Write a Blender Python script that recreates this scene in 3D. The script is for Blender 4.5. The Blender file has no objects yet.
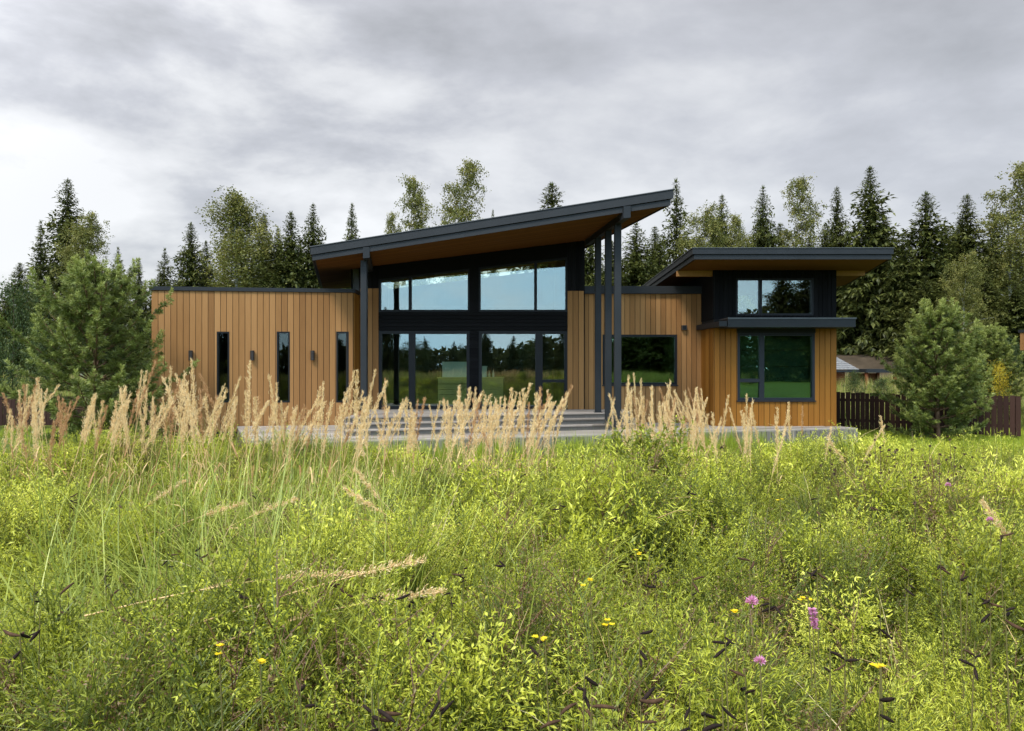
import bpy, bmesh, math, random
import numpy as np
from mathutils import Vector, Matrix, noise as mnoise

sc = bpy.context.scene
COL = sc.collection
PI = math.pi
CAMZ = 2.15
FPX = 740.0
HZ = 365.5

# ------------------------------------------------------------------ camera
cam = bpy.data.cameras.new('camera')
cam.sensor_width = 36.0
cam.lens = FPX / 1024 * 36
cam.clip_start = 0.05
cam.clip_end = 1500
camo = bpy.data.objects.new('camera', cam)
COL.objects.link(camo)
camo.location = (0, 0, CAMZ)
camo.rotation_euler = (math.radians(90), 0, 0)
sc.camera = camo

# ------------------------------------------------------------------ light
SUN = Vector((-0.34, -0.52, 0.78)).normalized()
SUN_EL = math.asin(SUN.z)
SUN_ROT = math.atan2(SUN.x, SUN.y)
sun = bpy.data.lights.new('sun', 'SUN')
sun.energy = 1.5
sun.angle = math.radians(14)
sun.color = (1.0, 0.94, 0.84)
suno = bpy.data.objects.new('sun', sun)
COL.objects.link(suno)
suno.rotation_euler = (-SUN).to_track_quat('-Z', 'Y').to_euler()
suno.location = (0, 0, 60)

CLOUD_GAIN = 1.0
world = bpy.data.worlds.new('World')
sc.world = world
world.use_nodes = True


def world_nodes():
    nt = world.node_tree
    N, L = nt.nodes, nt.links
    N.clear()
    out = N.new('ShaderNodeOutputWorld')
    bg = N.new('ShaderNodeBackground')
    L.new(bg.outputs[0], out.inputs[0])
    bg.inputs[1].default_value = 0.1
    sky = N.new('ShaderNodeTexSky')
    sky.sky_type = 'NISHITA'
    sky.sun_disc = False
    sky.sun_elevation = SUN_EL
    sky.sun_rotation = SUN_ROT
    tc = N.new('ShaderNodeTexCoord')
    sep = N.new('ShaderNodeSeparateXYZ')
    L.new(tc.outputs['Generated'], sep.inputs[0])

    def m(op, a, b=None, c=None):
        n = N.new('ShaderNodeMath')
        n.operation = op
        for i, v in enumerate((a, b, c)):
            if v is None:
                continue
            if isinstance(v, (int, float)):
                n.inputs[i].default_value = v
            else:
                L.new(v, n.inputs[i])
        return n.outputs[0]

    def smooth(v, a, b, lo=0.0, hi=1.0):
        n = N.new('ShaderNodeMapRange')
        n.interpolation_type = 'SMOOTHSTEP'
        L.new(v, n.inputs[0])
        n.inputs[1].default_value, n.inputs[2].default_value = a, b
        n.inputs[3].default_value, n.inputs[4].default_value = lo, hi
        return n.outputs[0]
    zz = m('ADD', m('MAXIMUM', sep.outputs[2], 0.0), 0.26)
    comb = N.new('ShaderNodeCombineXYZ')
    L.new(m('DIVIDE', sep.outputs[0], m('POWER', zz, 0.55)), comb.inputs[0])
    L.new(m('DIVIDE', sep.outputs[1], m('POWER', zz, 0.55)), comb.inputs[1])
    L.new(m('MULTIPLY', sep.outputs[2], 2.6), comb.inputs[2])

    def noise(scale, detail, rough, off, dist=0.0):
        mp = N.new('ShaderNodeMapping')
        mp.inputs[1].default_value = off
        mp.inputs[3].default_value = (1.0, 1.0, 1.0)
        L.new(comb.outputs[0], mp.inputs[0])
        n = N.new('ShaderNodeTexNoise')
        n.inputs['Scale'].default_value = scale
        n.inputs['Detail'].default_value = detail
        n.inputs['Roughness'].default_value = rough
        n.inputs['Distortion'].default_value = dist
        L.new(mp.outputs[0], n.inputs['Vector'])
        return n.outputs[0]
    big = noise(1.0, 3, 0.5, (3.1, 1.7, 0), 0.1)
    fine = noise(2.4, 7, 0.55, (0.4, 5.2, 0), 0.12)
    # a thinner, brighter part of the cloud deck low in the west and darker deck towards the north-east
    dv = N.new('ShaderNodeVectorMath')
    dv.operation = 'DOT_PRODUCT'
    L.new(tc.outputs['Generated'], dv.inputs[0])
    dv.inputs[1].default_value = Vector((-0.50, 1.0, 0.33)).normalized()
    thin = smooth(dv.outputs['Value'], 0.84, 1.0)
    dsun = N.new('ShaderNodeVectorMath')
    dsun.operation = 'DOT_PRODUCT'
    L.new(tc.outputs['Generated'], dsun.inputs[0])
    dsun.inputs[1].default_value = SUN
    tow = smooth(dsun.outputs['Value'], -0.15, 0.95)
    low = smooth(sep.outputs[2], 0.10, 0.34)
    val = m('ADD', m('MULTIPLY', big, 0.45), m('ADD', m('MULTIPLY', fine, 0.85), -0.125))
    val = m('ADD', val, m('MULTIPLY', thin, m('ADD', m('MULTIPLY', fine, 0.8), -0.24)))
    val = m('SUBTRACT', val, m('MULTIPLY', low, 0.10))
    cr = N.new('ShaderNodeValToRGB')
    L.new(val, cr.inputs[0])
    e = cr.color_ramp.elements
    e[0].position = 0.30
    e[0].color = (2.05, 2.06, 2.12, 1)
    e[1].position = 0.80
    e[1].color = (4.4, 4.4, 4.42, 1)
    x = e.new(0.48)
    x.color = (2.75, 2.77, 2.90, 1)
    x = e.new(0.62)
    x.color = (3.65, 3.66, 3.70, 1)
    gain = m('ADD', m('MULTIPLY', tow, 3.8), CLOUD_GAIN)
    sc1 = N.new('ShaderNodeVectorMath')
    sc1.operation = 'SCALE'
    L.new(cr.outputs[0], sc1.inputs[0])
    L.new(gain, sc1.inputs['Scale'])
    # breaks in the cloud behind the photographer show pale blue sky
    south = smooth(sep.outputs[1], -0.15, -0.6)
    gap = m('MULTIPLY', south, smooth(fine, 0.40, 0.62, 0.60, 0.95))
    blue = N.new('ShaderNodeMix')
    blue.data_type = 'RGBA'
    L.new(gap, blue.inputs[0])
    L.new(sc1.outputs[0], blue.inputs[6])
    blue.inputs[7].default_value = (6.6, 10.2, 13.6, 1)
    mix = N.new('ShaderNodeMix')
    mix.data_type = 'RGBA'
    mix.inputs[0].default_value = 0.90
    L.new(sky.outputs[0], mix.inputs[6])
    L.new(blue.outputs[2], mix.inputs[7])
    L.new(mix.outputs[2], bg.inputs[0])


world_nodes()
sc.view_settings.view_transform = 'Standard'
sc.view_settings.look = 'None'
sc.view_settings.exposure = 1.15
sc.view_settings.gamma = 1.0
sc.view_settings.use_curve_mapping = False
sc.render.engine = 'CYCLES'
sc.cycles.max_bounces = 6
sc.cycles.diffuse_bounces = 3
sc.cycles.glossy_bounces = 3
sc.cycles.transmission_bounces = 4
sc.cycles.transparent_max_bounces = 10
sc.cycles.caustics_reflective = False
sc.cycles.caustics_refractive = False
sc.cycles.use_denoising = True

# ------------------------------------------------------------------ materials


def new_mat(name):
    m = bpy.data.materials.new(name)
    m.use_nodes = True
    nt = m.node_tree
    nt.nodes.clear()
    out = nt.nodes.new('ShaderNodeOutputMaterial')
    return m, nt, out


def ramp(nt, src, stops):
    cr = nt.nodes.new('ShaderNodeValToRGB')
    el = cr.color_ramp.elements
    el[0].position, el[0].color = stops[0][0], (*stops[0][1], 1)
    el[1].position, el[1].color = stops[-1][0], (*stops[-1][1], 1)
    for p, c in stops[1:-1]:
        k = el.new(p)
        k.color = (*c, 1)
    nt.links.new(src, cr.inputs[0])
    return cr.outputs[0]


def attr(nt, name='tint'):
    a = nt.nodes.new('ShaderNodeAttribute')
    a.attribute_name = name
    return a.outputs['Fac']


def noise_tex(nt, scale, detail=4, rough=0.55, stretch=(1, 1, 1), coord='Object'):
    tc = nt.nodes.new('ShaderNodeTexCoord')
    mp = nt.nodes.new('ShaderNodeMapping')
    mp.inputs[3].default_value = stretch
    nt.links.new(tc.outputs[coord], mp.inputs[0])
    n = nt.nodes.new('ShaderNodeTexNoise')
    n.inputs['Scale'].default_value = scale
    n.inputs['Detail'].default_value = detail
    n.inputs['Roughness'].default_value = rough
    nt.links.new(mp.outputs[0], n.inputs['Vector'])
    return n.outputs[0]


def mathn(nt, op, a, b):
    n = nt.nodes.new('ShaderNodeMath')
    n.operation = op
    for i, v in enumerate((a, b)):
        if isinstance(v, (int, float)):
            n.inputs[i].default_value = v
        else:
            nt.links.new(v, n.inputs[i])
    return n.outputs[0]


def leaf_mat(name, stops, trans=0.35, gloss=0.04, bright=1.0):
    m, nt, out = new_mat(name)
    col = ramp(nt, attr(nt), stops)
    d = nt.nodes.new('ShaderNodeBsdfDiffuse')
    t = nt.nodes.new('ShaderNodeBsdfTranslucent')
    g = nt.nodes.new('ShaderNodeBsdfGlossy')
    g.inputs['Roughness'].default_value = 0.45
    nt.links.new(col, d.inputs[0])
    nt.links.new(col, t.inputs[0])
    mx = nt.nodes.new('ShaderNodeMixShader')
    mx.inputs[0].default_value = trans
    nt.links.new(d.outputs[0], mx.inputs[1])
    nt.links.new(t.outputs[0], mx.inputs[2])
    m2 = nt.nodes.new('ShaderNodeMixShader')
    m2.inputs[0].default_value = gloss
    nt.links.new(mx.outputs[0], m2.inputs[1])
    nt.links.new(g.outputs[0], m2.inputs[2])
    nt.links.new(m2.outputs[0], out.inputs[0])
    return m


def wood_mat(name, dark, mid, light, rough=0.7, grain=0.45, streak=(22, 22, 0.9)):
    m, nt, out = new_mat(name)
    g = noise_tex(nt, 2.2, 6, 0.62, streak)
    g2 = noise_tex(nt, 0.5, 3, 0.5, (1, 1, 0.5))
    v = mathn(nt, 'ADD', mathn(nt, 'MULTIPLY', attr(nt), 1 - grain),
              mathn(nt, 'MULTIPLY', mathn(nt, 'ADD', mathn(nt, 'MULTIPLY', g, 0.75), mathn(nt, 'MULTIPLY', g2, 0.25)), grain))
    col = ramp(nt, v, [(0.12, dark), (0.5, mid), (0.88, light)])
    p = nt.nodes.new('ShaderNodeBsdfPrincipled')
    nt.links.new(col, p.inputs['Base Color'])
    p.inputs['Roughness'].default_value = rough
    p.inputs['Specular IOR Level'].default_value = 0.15
    bp = nt.nodes.new('ShaderNodeBump')
    bp.inputs['Strength'].default_value = 0.25
    bp.inputs['Distance'].default_value = 0.004
    nt.links.new(g, bp.inputs['Height'])
    nt.links.new(bp.outputs[0], p.inputs['Normal'])
    nt.links.new(p.outputs[0], out.inputs[0])
    return m


def plain_mat(name, c1, c2, rough=0.5, metal=0.0, scale=3.0, stretch=(1, 1, 1), spec=0.5):
    m, nt, out = new_mat(name)
    col = ramp(nt, noise_tex(nt, scale, 5, 0.6, stretch), [(0.3, c1), (0.7, c2)])
    p = nt.nodes.new('ShaderNodeBsdfPrincipled')
    nt.links.new(col, p.inputs['Base Color'])
    p.inputs['Roughness'].default_value = rough
    p.inputs['Metallic'].default_value = metal
    p.inputs['Specular IOR Level'].default_value = spec
    nt.links.new(p.outputs[0], out.inputs[0])
    return m


def glass_mat(base=0.10, name='coated_glass', tint=(0.90, 0.96, 0.96, 1)):
    m, nt, out = new_mat(name)
    tr = nt.nodes.new('ShaderNodeBsdfTransparent')
    tr.inputs[0].default_value = (0.82, 0.92, 0.85, 1)
    gl = nt.nodes.new('ShaderNodeBsdfGlossy')
    gl.inputs['Roughness'].default_value = 0.0
    gl.inputs[0].default_value = tint
    bp = nt.nodes.new('ShaderNodeBump')
    bp.inputs['Strength'].default_value = 0.06
    bp.inputs['Distance'].default_value = 0.05
    nt.links.new(noise_tex(nt, 0.9, 2, 0.4), bp.inputs['Height'])
    nt.links.new(bp.outputs[0], gl.inputs['Normal'])
    lw = nt.nodes.new('ShaderNodeFresnel')
    lw.inputs[0].default_value = 1.55
    f = mathn(nt, 'ADD', mathn(nt, 'MULTIPLY', lw.outputs[0], 0.7), base)
    mx = nt.nodes.new('ShaderNodeMixShader')
    nt.links.new(f, mx.inputs[0])
    nt.links.new(tr.outputs[0], mx.inputs[1])
    nt.links.new(gl.outputs[0], mx.inputs[2])
    nt.links.new(mx.outputs[0], out.inputs[0])
    return m


M = {}
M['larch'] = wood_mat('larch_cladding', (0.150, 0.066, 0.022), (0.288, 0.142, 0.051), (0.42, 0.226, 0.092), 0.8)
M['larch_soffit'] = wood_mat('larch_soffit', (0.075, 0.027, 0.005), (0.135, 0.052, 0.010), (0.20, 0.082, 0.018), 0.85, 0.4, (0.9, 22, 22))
M['larch_deep'] = wood_mat('shaded_larch', (0.135, 0.046, 0.006), (0.245, 0.097, 0.014), (0.345, 0.150, 0.027), 0.55)  # deeper copy of the larch, shade under overhangs put into its colour
M['black_wood'] = wood_mat('charred_black_wood', (0.0025, 0.0024, 0.0026), (0.0048, 0.0046, 0.0050), (0.009, 0.0085, 0.009), 0.85)
M['metal'] = plain_mat('anthracite_metal', (0.013, 0.0145, 0.0165), (0.018, 0.0195, 0.022), 0.55, 0.0, 2, (1, 1, 1), 0.25)
M['metal_light'] = plain_mat('anthracite_drip_edge', (0.05, 0.052, 0.055), (0.07, 0.072, 0.075), 0.5)
M['frame'] = plain_mat('black_window_frame', (0.004, 0.0043, 0.005), (0.007, 0.0072, 0.0085), 0.5, 0, 3, (1, 1, 1), 0.25)
M['frame_grey'] = plain_mat('grey_window_frame', (0.012, 0.014, 0.018), (0.016, 0.018, 0.023), 0.5, 0, 3, (1, 1, 1), 0.25)
M['glass'] = glass_mat()
M['dim_glass'] = glass_mat(0.0, 'uncoated_glass')
M['green_glass'] = glass_mat(0.13, 'green_glass', (0.62, 1.0, 0.72, 1))
M['backing'] = plain_mat('black_wall_membrane', (0.010, 0.009, 0.008), (0.014, 0.012, 0.010), 0.9)
M['plaster'] = plain_mat('grey_plaster', (0.08, 0.085, 0.08), (0.10, 0.105, 0.10), 0.9)
M['floor'] = plain_mat('interior_floor', (0.10, 0.085, 0.06), (0.14, 0.12, 0.085), 0.5)
M['deck'] = wood_mat('weathered_decking', (0.15, 0.128, 0.108), (0.285, 0.245, 0.21), (0.42, 0.37, 0.325), 0.75, 0.35, (1.2, 14, 14))
M['skirt'] = wood_mat('weathered_skirting', (0.09, 0.078, 0.066), (0.18, 0.157, 0.135), (0.28, 0.25, 0.215), 0.8)
M['fence'] = wood_mat('dark_brown_fence', (0.017, 0.0085, 0.006), (0.036, 0.0165, 0.012), (0.062, 0.030, 0.021), 0.75)
M['lamp'] = plain_mat('bronze_lamp', (0.018, 0.012, 0.010), (0.026, 0.018, 0.014), 0.45)
M['white_paint'] = plain_mat('white_board', (0.72, 0.74, 0.70), (0.8, 0.8, 0.77), 0.6)
M['pale_wood'] = wood_mat('plain_birch_boards', (0.40, 0.30, 0.14), (0.55, 0.42, 0.20), (0.66, 0.52, 0.28), 0.6, 0.5, (1, 22, 22))
M['shingle'] = plain_mat('grey_shingles', (0.09, 0.088, 0.088), (0.24, 0.235, 0.23), 0.95, 0, 9, (1, 3, 3), 0.1)
M['redwood'] = wood_mat('red_brown_boards', (0.10, 0.03, 0.015), (0.20, 0.06, 0.025), (0.28, 0.09, 0.04), 0.7)
M['bark'] = plain_mat('brown_bark', (0.05, 0.035, 0.025), (0.12, 0.085, 0.06), 0.95, 0, 6, (3, 3, 0.6), 0.1)
M['pine_bark'] = plain_mat('orange_brown_bark', (0.10, 0.06, 0.035), (0.20, 0.12, 0.07), 0.95, 0, 6, (3, 3, 0.6), 0.1)
M['birch_bark'] = plain_mat('white_birch_bark', (0.12, 0.11, 0.10), (0.62, 0.60, 0.56), 0.9, 0, 3, (1, 1, 5), 0.1)
M['sand'] = plain_mat('bare_sandy_soil', (0.035, 0.026, 0.017), (0.085, 0.062, 0.040), 0.95, 0, 0.9, (1, 1, 1), 0.1)

M['spruce'] = leaf_mat('spruce_needles', [(0, (0.024, 0.030, 0.008)), (0.5, (0.074, 0.084, 0.019)), (1, (0.180, 0.180, 0.045))], 0.25, 0.02)
M['birch'] = leaf_mat('birch_leaves', [(0, (0.060, 0.070, 0.015)), (0.5, (0.155, 0.160, 0.036)), (1, (0.31, 0.275, 0.08))], 0.35, 0.02)
M['pine'] = leaf_mat('pine_needles', [(0, (0.034, 0.048, 0.010)), (0.5, (0.130, 0.165, 0.027)), (1, (0.36, 0.39, 0.095))], 0.2, 0.04)
M['shrub'] = leaf_mat('shrub_leaves', [(0, (0.016, 0.030, 0.008)), (0.5, (0.048, 0.076, 0.020)), (1, (0.120, 0.145, 0.04))], 0.3, 0.02)
M['yellow_leaf'] = leaf_mat('yellow_leaves', [(0, (0.35, 0.28, 0.02)), (1, (0.70, 0.55, 0.05))], 0.35, 0.02)
M['herb'] = leaf_mat('meadow_leaves', [(0, (0.15, 0.070, 0.038)), (0.10, (0.32, 0.205, 0.10)), (0.112, (0.15, 0.19, 0.035)), (0.125, (0.15, 0.19, 0.035)), (0.13, (0.050, 0.066, 0.012)),
                                       (0.45, (0.235, 0.268, 0.024)), (0.72, (0.53, 0.555, 0.048)), (1, (0.84, 0.83, 0.15))], 0.38, 0.03)
M['blade'] = leaf_mat('grass_blades', [(0, (0.48, 0.36, 0.16)), (0.12, (0.42, 0.34, 0.12)), (0.2, (0.10, 0.14, 0.020)),
                                       (0.6, (0.26, 0.32, 0.042)), (1, (0.54, 0.57, 0.12))], 0.38, 0.04)
M['lawn'] = leaf_mat('lawn_blades', [(0, (0.18, 0.25, 0.02)), (0.5, (0.34, 0.41, 0.035)), (1, (0.52, 0.55, 0.06))], 0.35, 0.02)
M['straw'] = leaf_mat('straw', [(0, (0.46, 0.28, 0.115)), (0.45, (0.79, 0.57, 0.275)), (1, (0.90, 0.76, 0.47))], 0.3, 0.02)
M['pod'] = plain_mat('black_seed_pod', (0.007, 0.0045, 0.0035), (0.022, 0.012, 0.009), 0.75, 0, 60, (1, 1, 1), 0.15)
M['stem'] = plain_mat('green_brown_stem', (0.11, 0.10, 0.03), (0.17, 0.14, 0.05), 0.8, 0, 20, (1, 1, 1), 0.1)
M['pink'] = leaf_mat('pink_petals', [(0, (0.50, 0.16, 0.30)), (1, (0.80, 0.42, 0.60))], 0.35, 0.02)
M['yellow'] = leaf_mat('yellow_petals', [(0, (0.72, 0.50, 0.01)), (1, (0.85, 0.70, 0.03))], 0.35, 0.02)
M['brownhead'] = leaf_mat('brown_seed_heads', [(0, (0.05, 0.030, 0.020)), (1, (0.17, 0.11, 0.07))], 0.1, 0.02)


def ground_mat():
    m, nt, out = new_mat('meadow_ground')
    a = noise_tex(nt, 0.35, 6, 0.6)
    b = noise_tex(nt, 9.0, 5, 0.6)
    v = mathn(nt, 'ADD', mathn(nt, 'MULTIPLY', a, 0.5), mathn(nt, 'MULTIPLY', b, 0.5))
    col = ramp(nt, v, [(0.3, (0.040, 0.055, 0.010)), (0.5, (0.075, 0.100, 0.016)), (0.7, (0.13, 0.15, 0.028))])
    p = nt.nodes.new('ShaderNodeBsdfPrincipled')
    nt.links.new(col, p.inputs['Base Color'])
    p.inputs['Roughness'].default_value = 1.0
    p.inputs['Specular IOR Level'].default_value = 0.1
    nt.links.new(p.outputs[0], out.inputs[0])
    return m


M['ground'] = ground_mat()

# ------------------------------------------------------------------ builders


def px(p, Y):
    return (p - 512) / FPX * Y


def pz(p, Y):
    return CAMZ + (HZ - p) / FPX * Y


def tag(o, label=None, cat=None, group=None, kind=None):
    if label:
        o['label'] = label
    if cat:
        o['category'] = cat
    if group:
        o['group'] = group
    if kind:
        o['kind'] = kind
    return o


def empty(name, loc=(0, 0, 0), rz=0.0, label=None, cat=None, group=None):
    o = bpy.data.objects.new(name, None)
    o.empty_display_size = 0.2
    o.location = loc
    o.rotation_euler = (0, 0, rz)
    COL.objects.link(o)
    return tag(o, label, cat, group, 'thing')


def link(name, me, parent=None):
    o = bpy.data.objects.new(name, me)
    COL.objects.link(o)
    if parent is not None:
        o.parent = parent
    return o


class NB:
    """quads gathered in numpy arrays, with one tint per vertex"""

    def __init__(s):
        s.V, s.F, s.T, s.n = [], [], [], 0

    def add(s, V, F, T=0.5):
        V = np.asarray(V, np.float32).reshape(-1, 3)
        F = np.asarray(F, np.int32).reshape(-1, 4)
        if np.isscalar(T):
            T = np.full(len(V), T, np.float32)
        s.V.append(V)
        s.F.append(F + s.n)
        s.T.append(np.asarray(T, np.float32))
        s.n += len(V)

    def arrays(s):
        if not s.V:
            return np.zeros((0, 3), np.float32), np.zeros((0, 4), np.int32), np.zeros(0, np.float32)
        return np.concatenate(s.V), np.concatenate(s.F), np.concatenate(s.T)

    def mesh(s, name, mat, smooth=False):
        V, F, T = s.arrays()
        me = bpy.data.meshes.new(name)
        me.vertices.add(len(V))
        me.vertices.foreach_set('co', V.ravel())
        me.loops.add(len(F) * 4)
        me.loops.foreach_set('vertex_index', F.ravel())
        me.polygons.add(len(F))
        me.polygons.foreach_set('loop_start', np.arange(0, len(F) * 4, 4, dtype=np.int32))
        me.polygons.foreach_set('loop_total', np.full(len(F), 4, np.int32))
        me.polygons.foreach_set('use_smooth', np.full(len(F), bool(smooth)))
        a = me.attributes.new('tint', 'FLOAT', 'POINT')
        a.data.foreach_set('value', T)
        me.update()
        me.validate()
        me.materials.append(mat)
        return me

    def build(s, name, mat, parent=None, smooth=False):
        return link(name, s.mesh(name, mat, smooth), parent)

    # shapes
    def box8(s, P, T=0.5):
        # P: bottom four (ccw) then top four
        s.add(P, [[3, 2, 1, 0], [4, 5, 6, 7], [0, 1, 5, 4], [1, 2, 6, 5], [2, 3, 7, 6], [3, 0, 4, 7]], T)

    def box(s, x0, x1, y0, y1, z0, z1, T=0.5):
        s.box8([(x0, y0, z0), (x1, y0, z0), (x1, y1, z0), (x0, y1, z0),
                (x0, y0, z1), (x1, y0, z1), (x1, y1, z1), (x0, y1, z1)], T)

    def fbox(s, fr, u0, u1, w0, w1, z0, z1, T=0.5, z0b=None, z1b=None):
        """box in a wall frame; w outwards; z0b/z1b: heights at u1 when sloped"""
        z0b = z0 if z0b is None else z0b
        z1b = z1 if z1b is None else z1b
        s.box8([fr(u0, w1, z0), fr(u1, w1, z0b), fr(u1, w0, z0b), fr(u0, w0, z0),
                fr(u0, w1, z1), fr(u1, w1, z1b), fr(u1, w0, z1b), fr(u0, w0, z1)], T)

    def tube(s, path, rad, k=5, T=0.5):
        path = np.asarray(path, float)
        n = len(path)
        rad = np.broadcast_to(np.asarray(rad, float), (n,))
        d = np.gradient(path, axis=0)
        d /= np.linalg.norm(d, axis=1)[:, None] + 1e-9
        ref = np.array([1.0, 0, 0]) if abs(d[0, 2]) > 0.7 else np.array([0, 0, 1.0])
        a = np.cross(d, ref)
        a /= np.linalg.norm(a, axis=1)[:, None] + 1e-9
        b = np.cross(d, a)
        th = np.arange(k) * 2 * PI / k
        V = path[:, None, :] + rad[:, None, None] * (np.cos(th)[None, :, None] * a[:, None, :] + np.sin(th)[None, :, None] * b[:, None, :])
        F = []
        for i in range(n - 1):
            for j in range(k):
                F.append([i * k + j, i * k + (j + 1) % k, (i + 1) * k + (j + 1) % k, (i + 1) * k + j])
        s.add(V.reshape(-1, 3), F, T)

    def leaves(s, P, D, L, W, rng, droop=0.15, T=0.5, flat=0.6):
        P = np.asarray(P, float)
        D = np.asarray(D, float)
        n = len(P)
        D = D / (np.linalg.norm(D, axis=1)[:, None] + 1e-9)
        up = np.array([0, 0, 1.0]) * flat + rng.normal(0, 0.5, (n, 3))
        S = np.cross(D, up)
        S /= np.linalg.norm(S, axis=1)[:, None] + 1e-9
        L = np.broadcast_to(np.asarray(L, float), (n,))[:, None]
        W = np.broadcast_to(np.asarray(W, float), (n,))[:, None]
        mid = P + D * L * 0.45
        tip = P + D * L
        tip[:, 2] -= (droop * L)[:, 0]
        V = np.stack([P, mid + S * W / 2, tip, mid - S * W / 2], 1)
        F = np.arange(n * 4).reshape(n, 4)
        T = np.broadcast_to(np.asarray(T, float), (n,))
        s.add(V.reshape(-1, 3), F, np.repeat(T, 4))


class Frame:
    def __init__(s, a, b):
        s.o = np.array(a, float)
        v = np.array(b, float) - s.o
        s.len = float(np.linalg.norm(v))
        s.d = v / s.len
        s.n = np.array([s.d[1], -s.d[0]])

    def __call__(s, u, w, z):
        p = s.o + s.d * u + s.n * w
        return (p[0], p[1], z)

    def u(s, p):
        k = (p - 512) / FPX
        return (k * s.o[1] - s.o[0]) / (s.d[0] - k * s.d[1])

    def z(s, u, py):
        return pz(py, s.o[1] + s.d[1] * u)


def cut_cells(u0, u1, z0, z1, holes):
    """rectangles of a strip that remain when the holes are cut out"""
    us = sorted({u0, u1, *[min(max(h[i], u0), u1) for h in holes for i in (0, 1)]})
    out = []
    for a, b in zip(us[:-1], us[1:]):
        if b - a < 1e-4:
            continue
        m = (a + b) / 2
        zz = [(z0, z1)]
        for h in holes:
            if h[0] < m < h[1]:
                nz = []
                for (p, q) in zz:
                    if h[3] <= p or h[2] >= q:
                        nz.append((p, q))
                    else:
                        if h[2] > p + 1e-4:
                            nz.append((p, h[2]))
                        if h[3] < q - 1e-4:
                            nz.append((h[3], q))
                zz = nz
        out += [(a, b, p, q) for p, q in zz]
    return out


RNG = np.random.default_rng(11)


def boards(fr, u0, u1, z0, z1, holes=(), bw=0.165, gap=0.014, th=0.024, w=0.0, mat=None, parent=None, name='cladding', rng=RNG, horizontal=False, ztop=None):
    nb = NB()
    if horizontal:
        n = max(1, round((z1 - z0) / bw))
        st = (z1 - z0) / n
        for i in range(n):
            t = float(np.clip(rng.normal(0.5, 0.2), 0, 1))
            a, b = z0 + i * st + gap / 2, z0 + (i + 1) * st - gap / 2
            for c in cut_cells(u0, u1, a, b, holes):
                nb.fbox(fr, c[0], c[1], w, w + th, c[2], c[3], t)
    else:
        n = max(1, round((u1 - u0) / bw))
        st = (u1 - u0) / n
        for i in range(n):
            t = float(np.clip(rng.normal(0.5, 0.19), 0, 1))
            a, b = u0 + i * st + gap / 2, u0 + (i + 1) * st - gap / 2
            if ztop is not None:
                nb.fbox(fr, a, b, w, w + th, z0, ztop(a), t, None, ztop(b))
                continue
            for c in cut_cells(a, b, z0, z1, holes):
                nb.fbox(fr, c[0], c[1], w, w + th, c[2], c[3], t)
    return nb.build(name, mat, parent)


def slab(fr, u0, u1, z0, z1, holes, w0, w1, mat, parent, name):
    nb = NB()
    for c in cut_cells(u0, u1, z0, z1, holes):
        nb.fbox(fr, c[0], c[1], w0, w1, c[2], c[3])
    return nb.build(name, mat, parent)


def prism(name, poly, zb, zt, mat, parent, tint=0.5):
    """vertical prism over a polygon, floor and ceiling heights as functions of x, y"""
    bm = bmesh.new()
    zb_ = zb if callable(zb) else (lambda x, y: zb)
    zt_ = zt if callable(zt) else (lambda x, y: zt)
    lo = [bm.verts.new((x, y, zb_(x, y))) for x, y in poly]
    hi = [bm.verts.new((x, y, zt_(x, y))) for x, y in poly]
    n = len(poly)
    bm.faces.new(lo[::-1])
    bm.faces.new(hi)
    for i in range(n):
        bm.faces.new((lo[i], lo[(i + 1) % n], hi[(i + 1) % n], hi[i]))
    bmesh.ops.recalc_face_normals(bm, faces=bm.faces)
    me = bpy.data.meshes.new(name)
    bm.to_mesh(me)
    bm.free()
    a = me.attributes.new('tint', 'FLOAT', 'POINT')
    a.data.foreach_set('value', np.full(len(me.vertices), tint, np.float32))
    me.materials.append(mat)
    return link(name, me, parent)


def offset_poly(poly, d):
    """grow a convex ccw polygon by d"""
    n = len(poly)
    P = [np.array(p, float) for p in poly]
    out = []
    for i in range(n):
        a, b, c = P[i - 1], P[i], P[(i + 1) % n]
        e1 = (b - a) / np.linalg.norm(b - a)
        e2 = (c - b) / np.linalg.norm(c - b)
        n1, n2 = np.array([e1[1], -e1[0]]), np.array([e2[1], -e2[0]])
        k = (n1 + n2)
        k = k / (1 + n1 @ n2)
        out.append(tuple(b + k * d))
    return out


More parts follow.
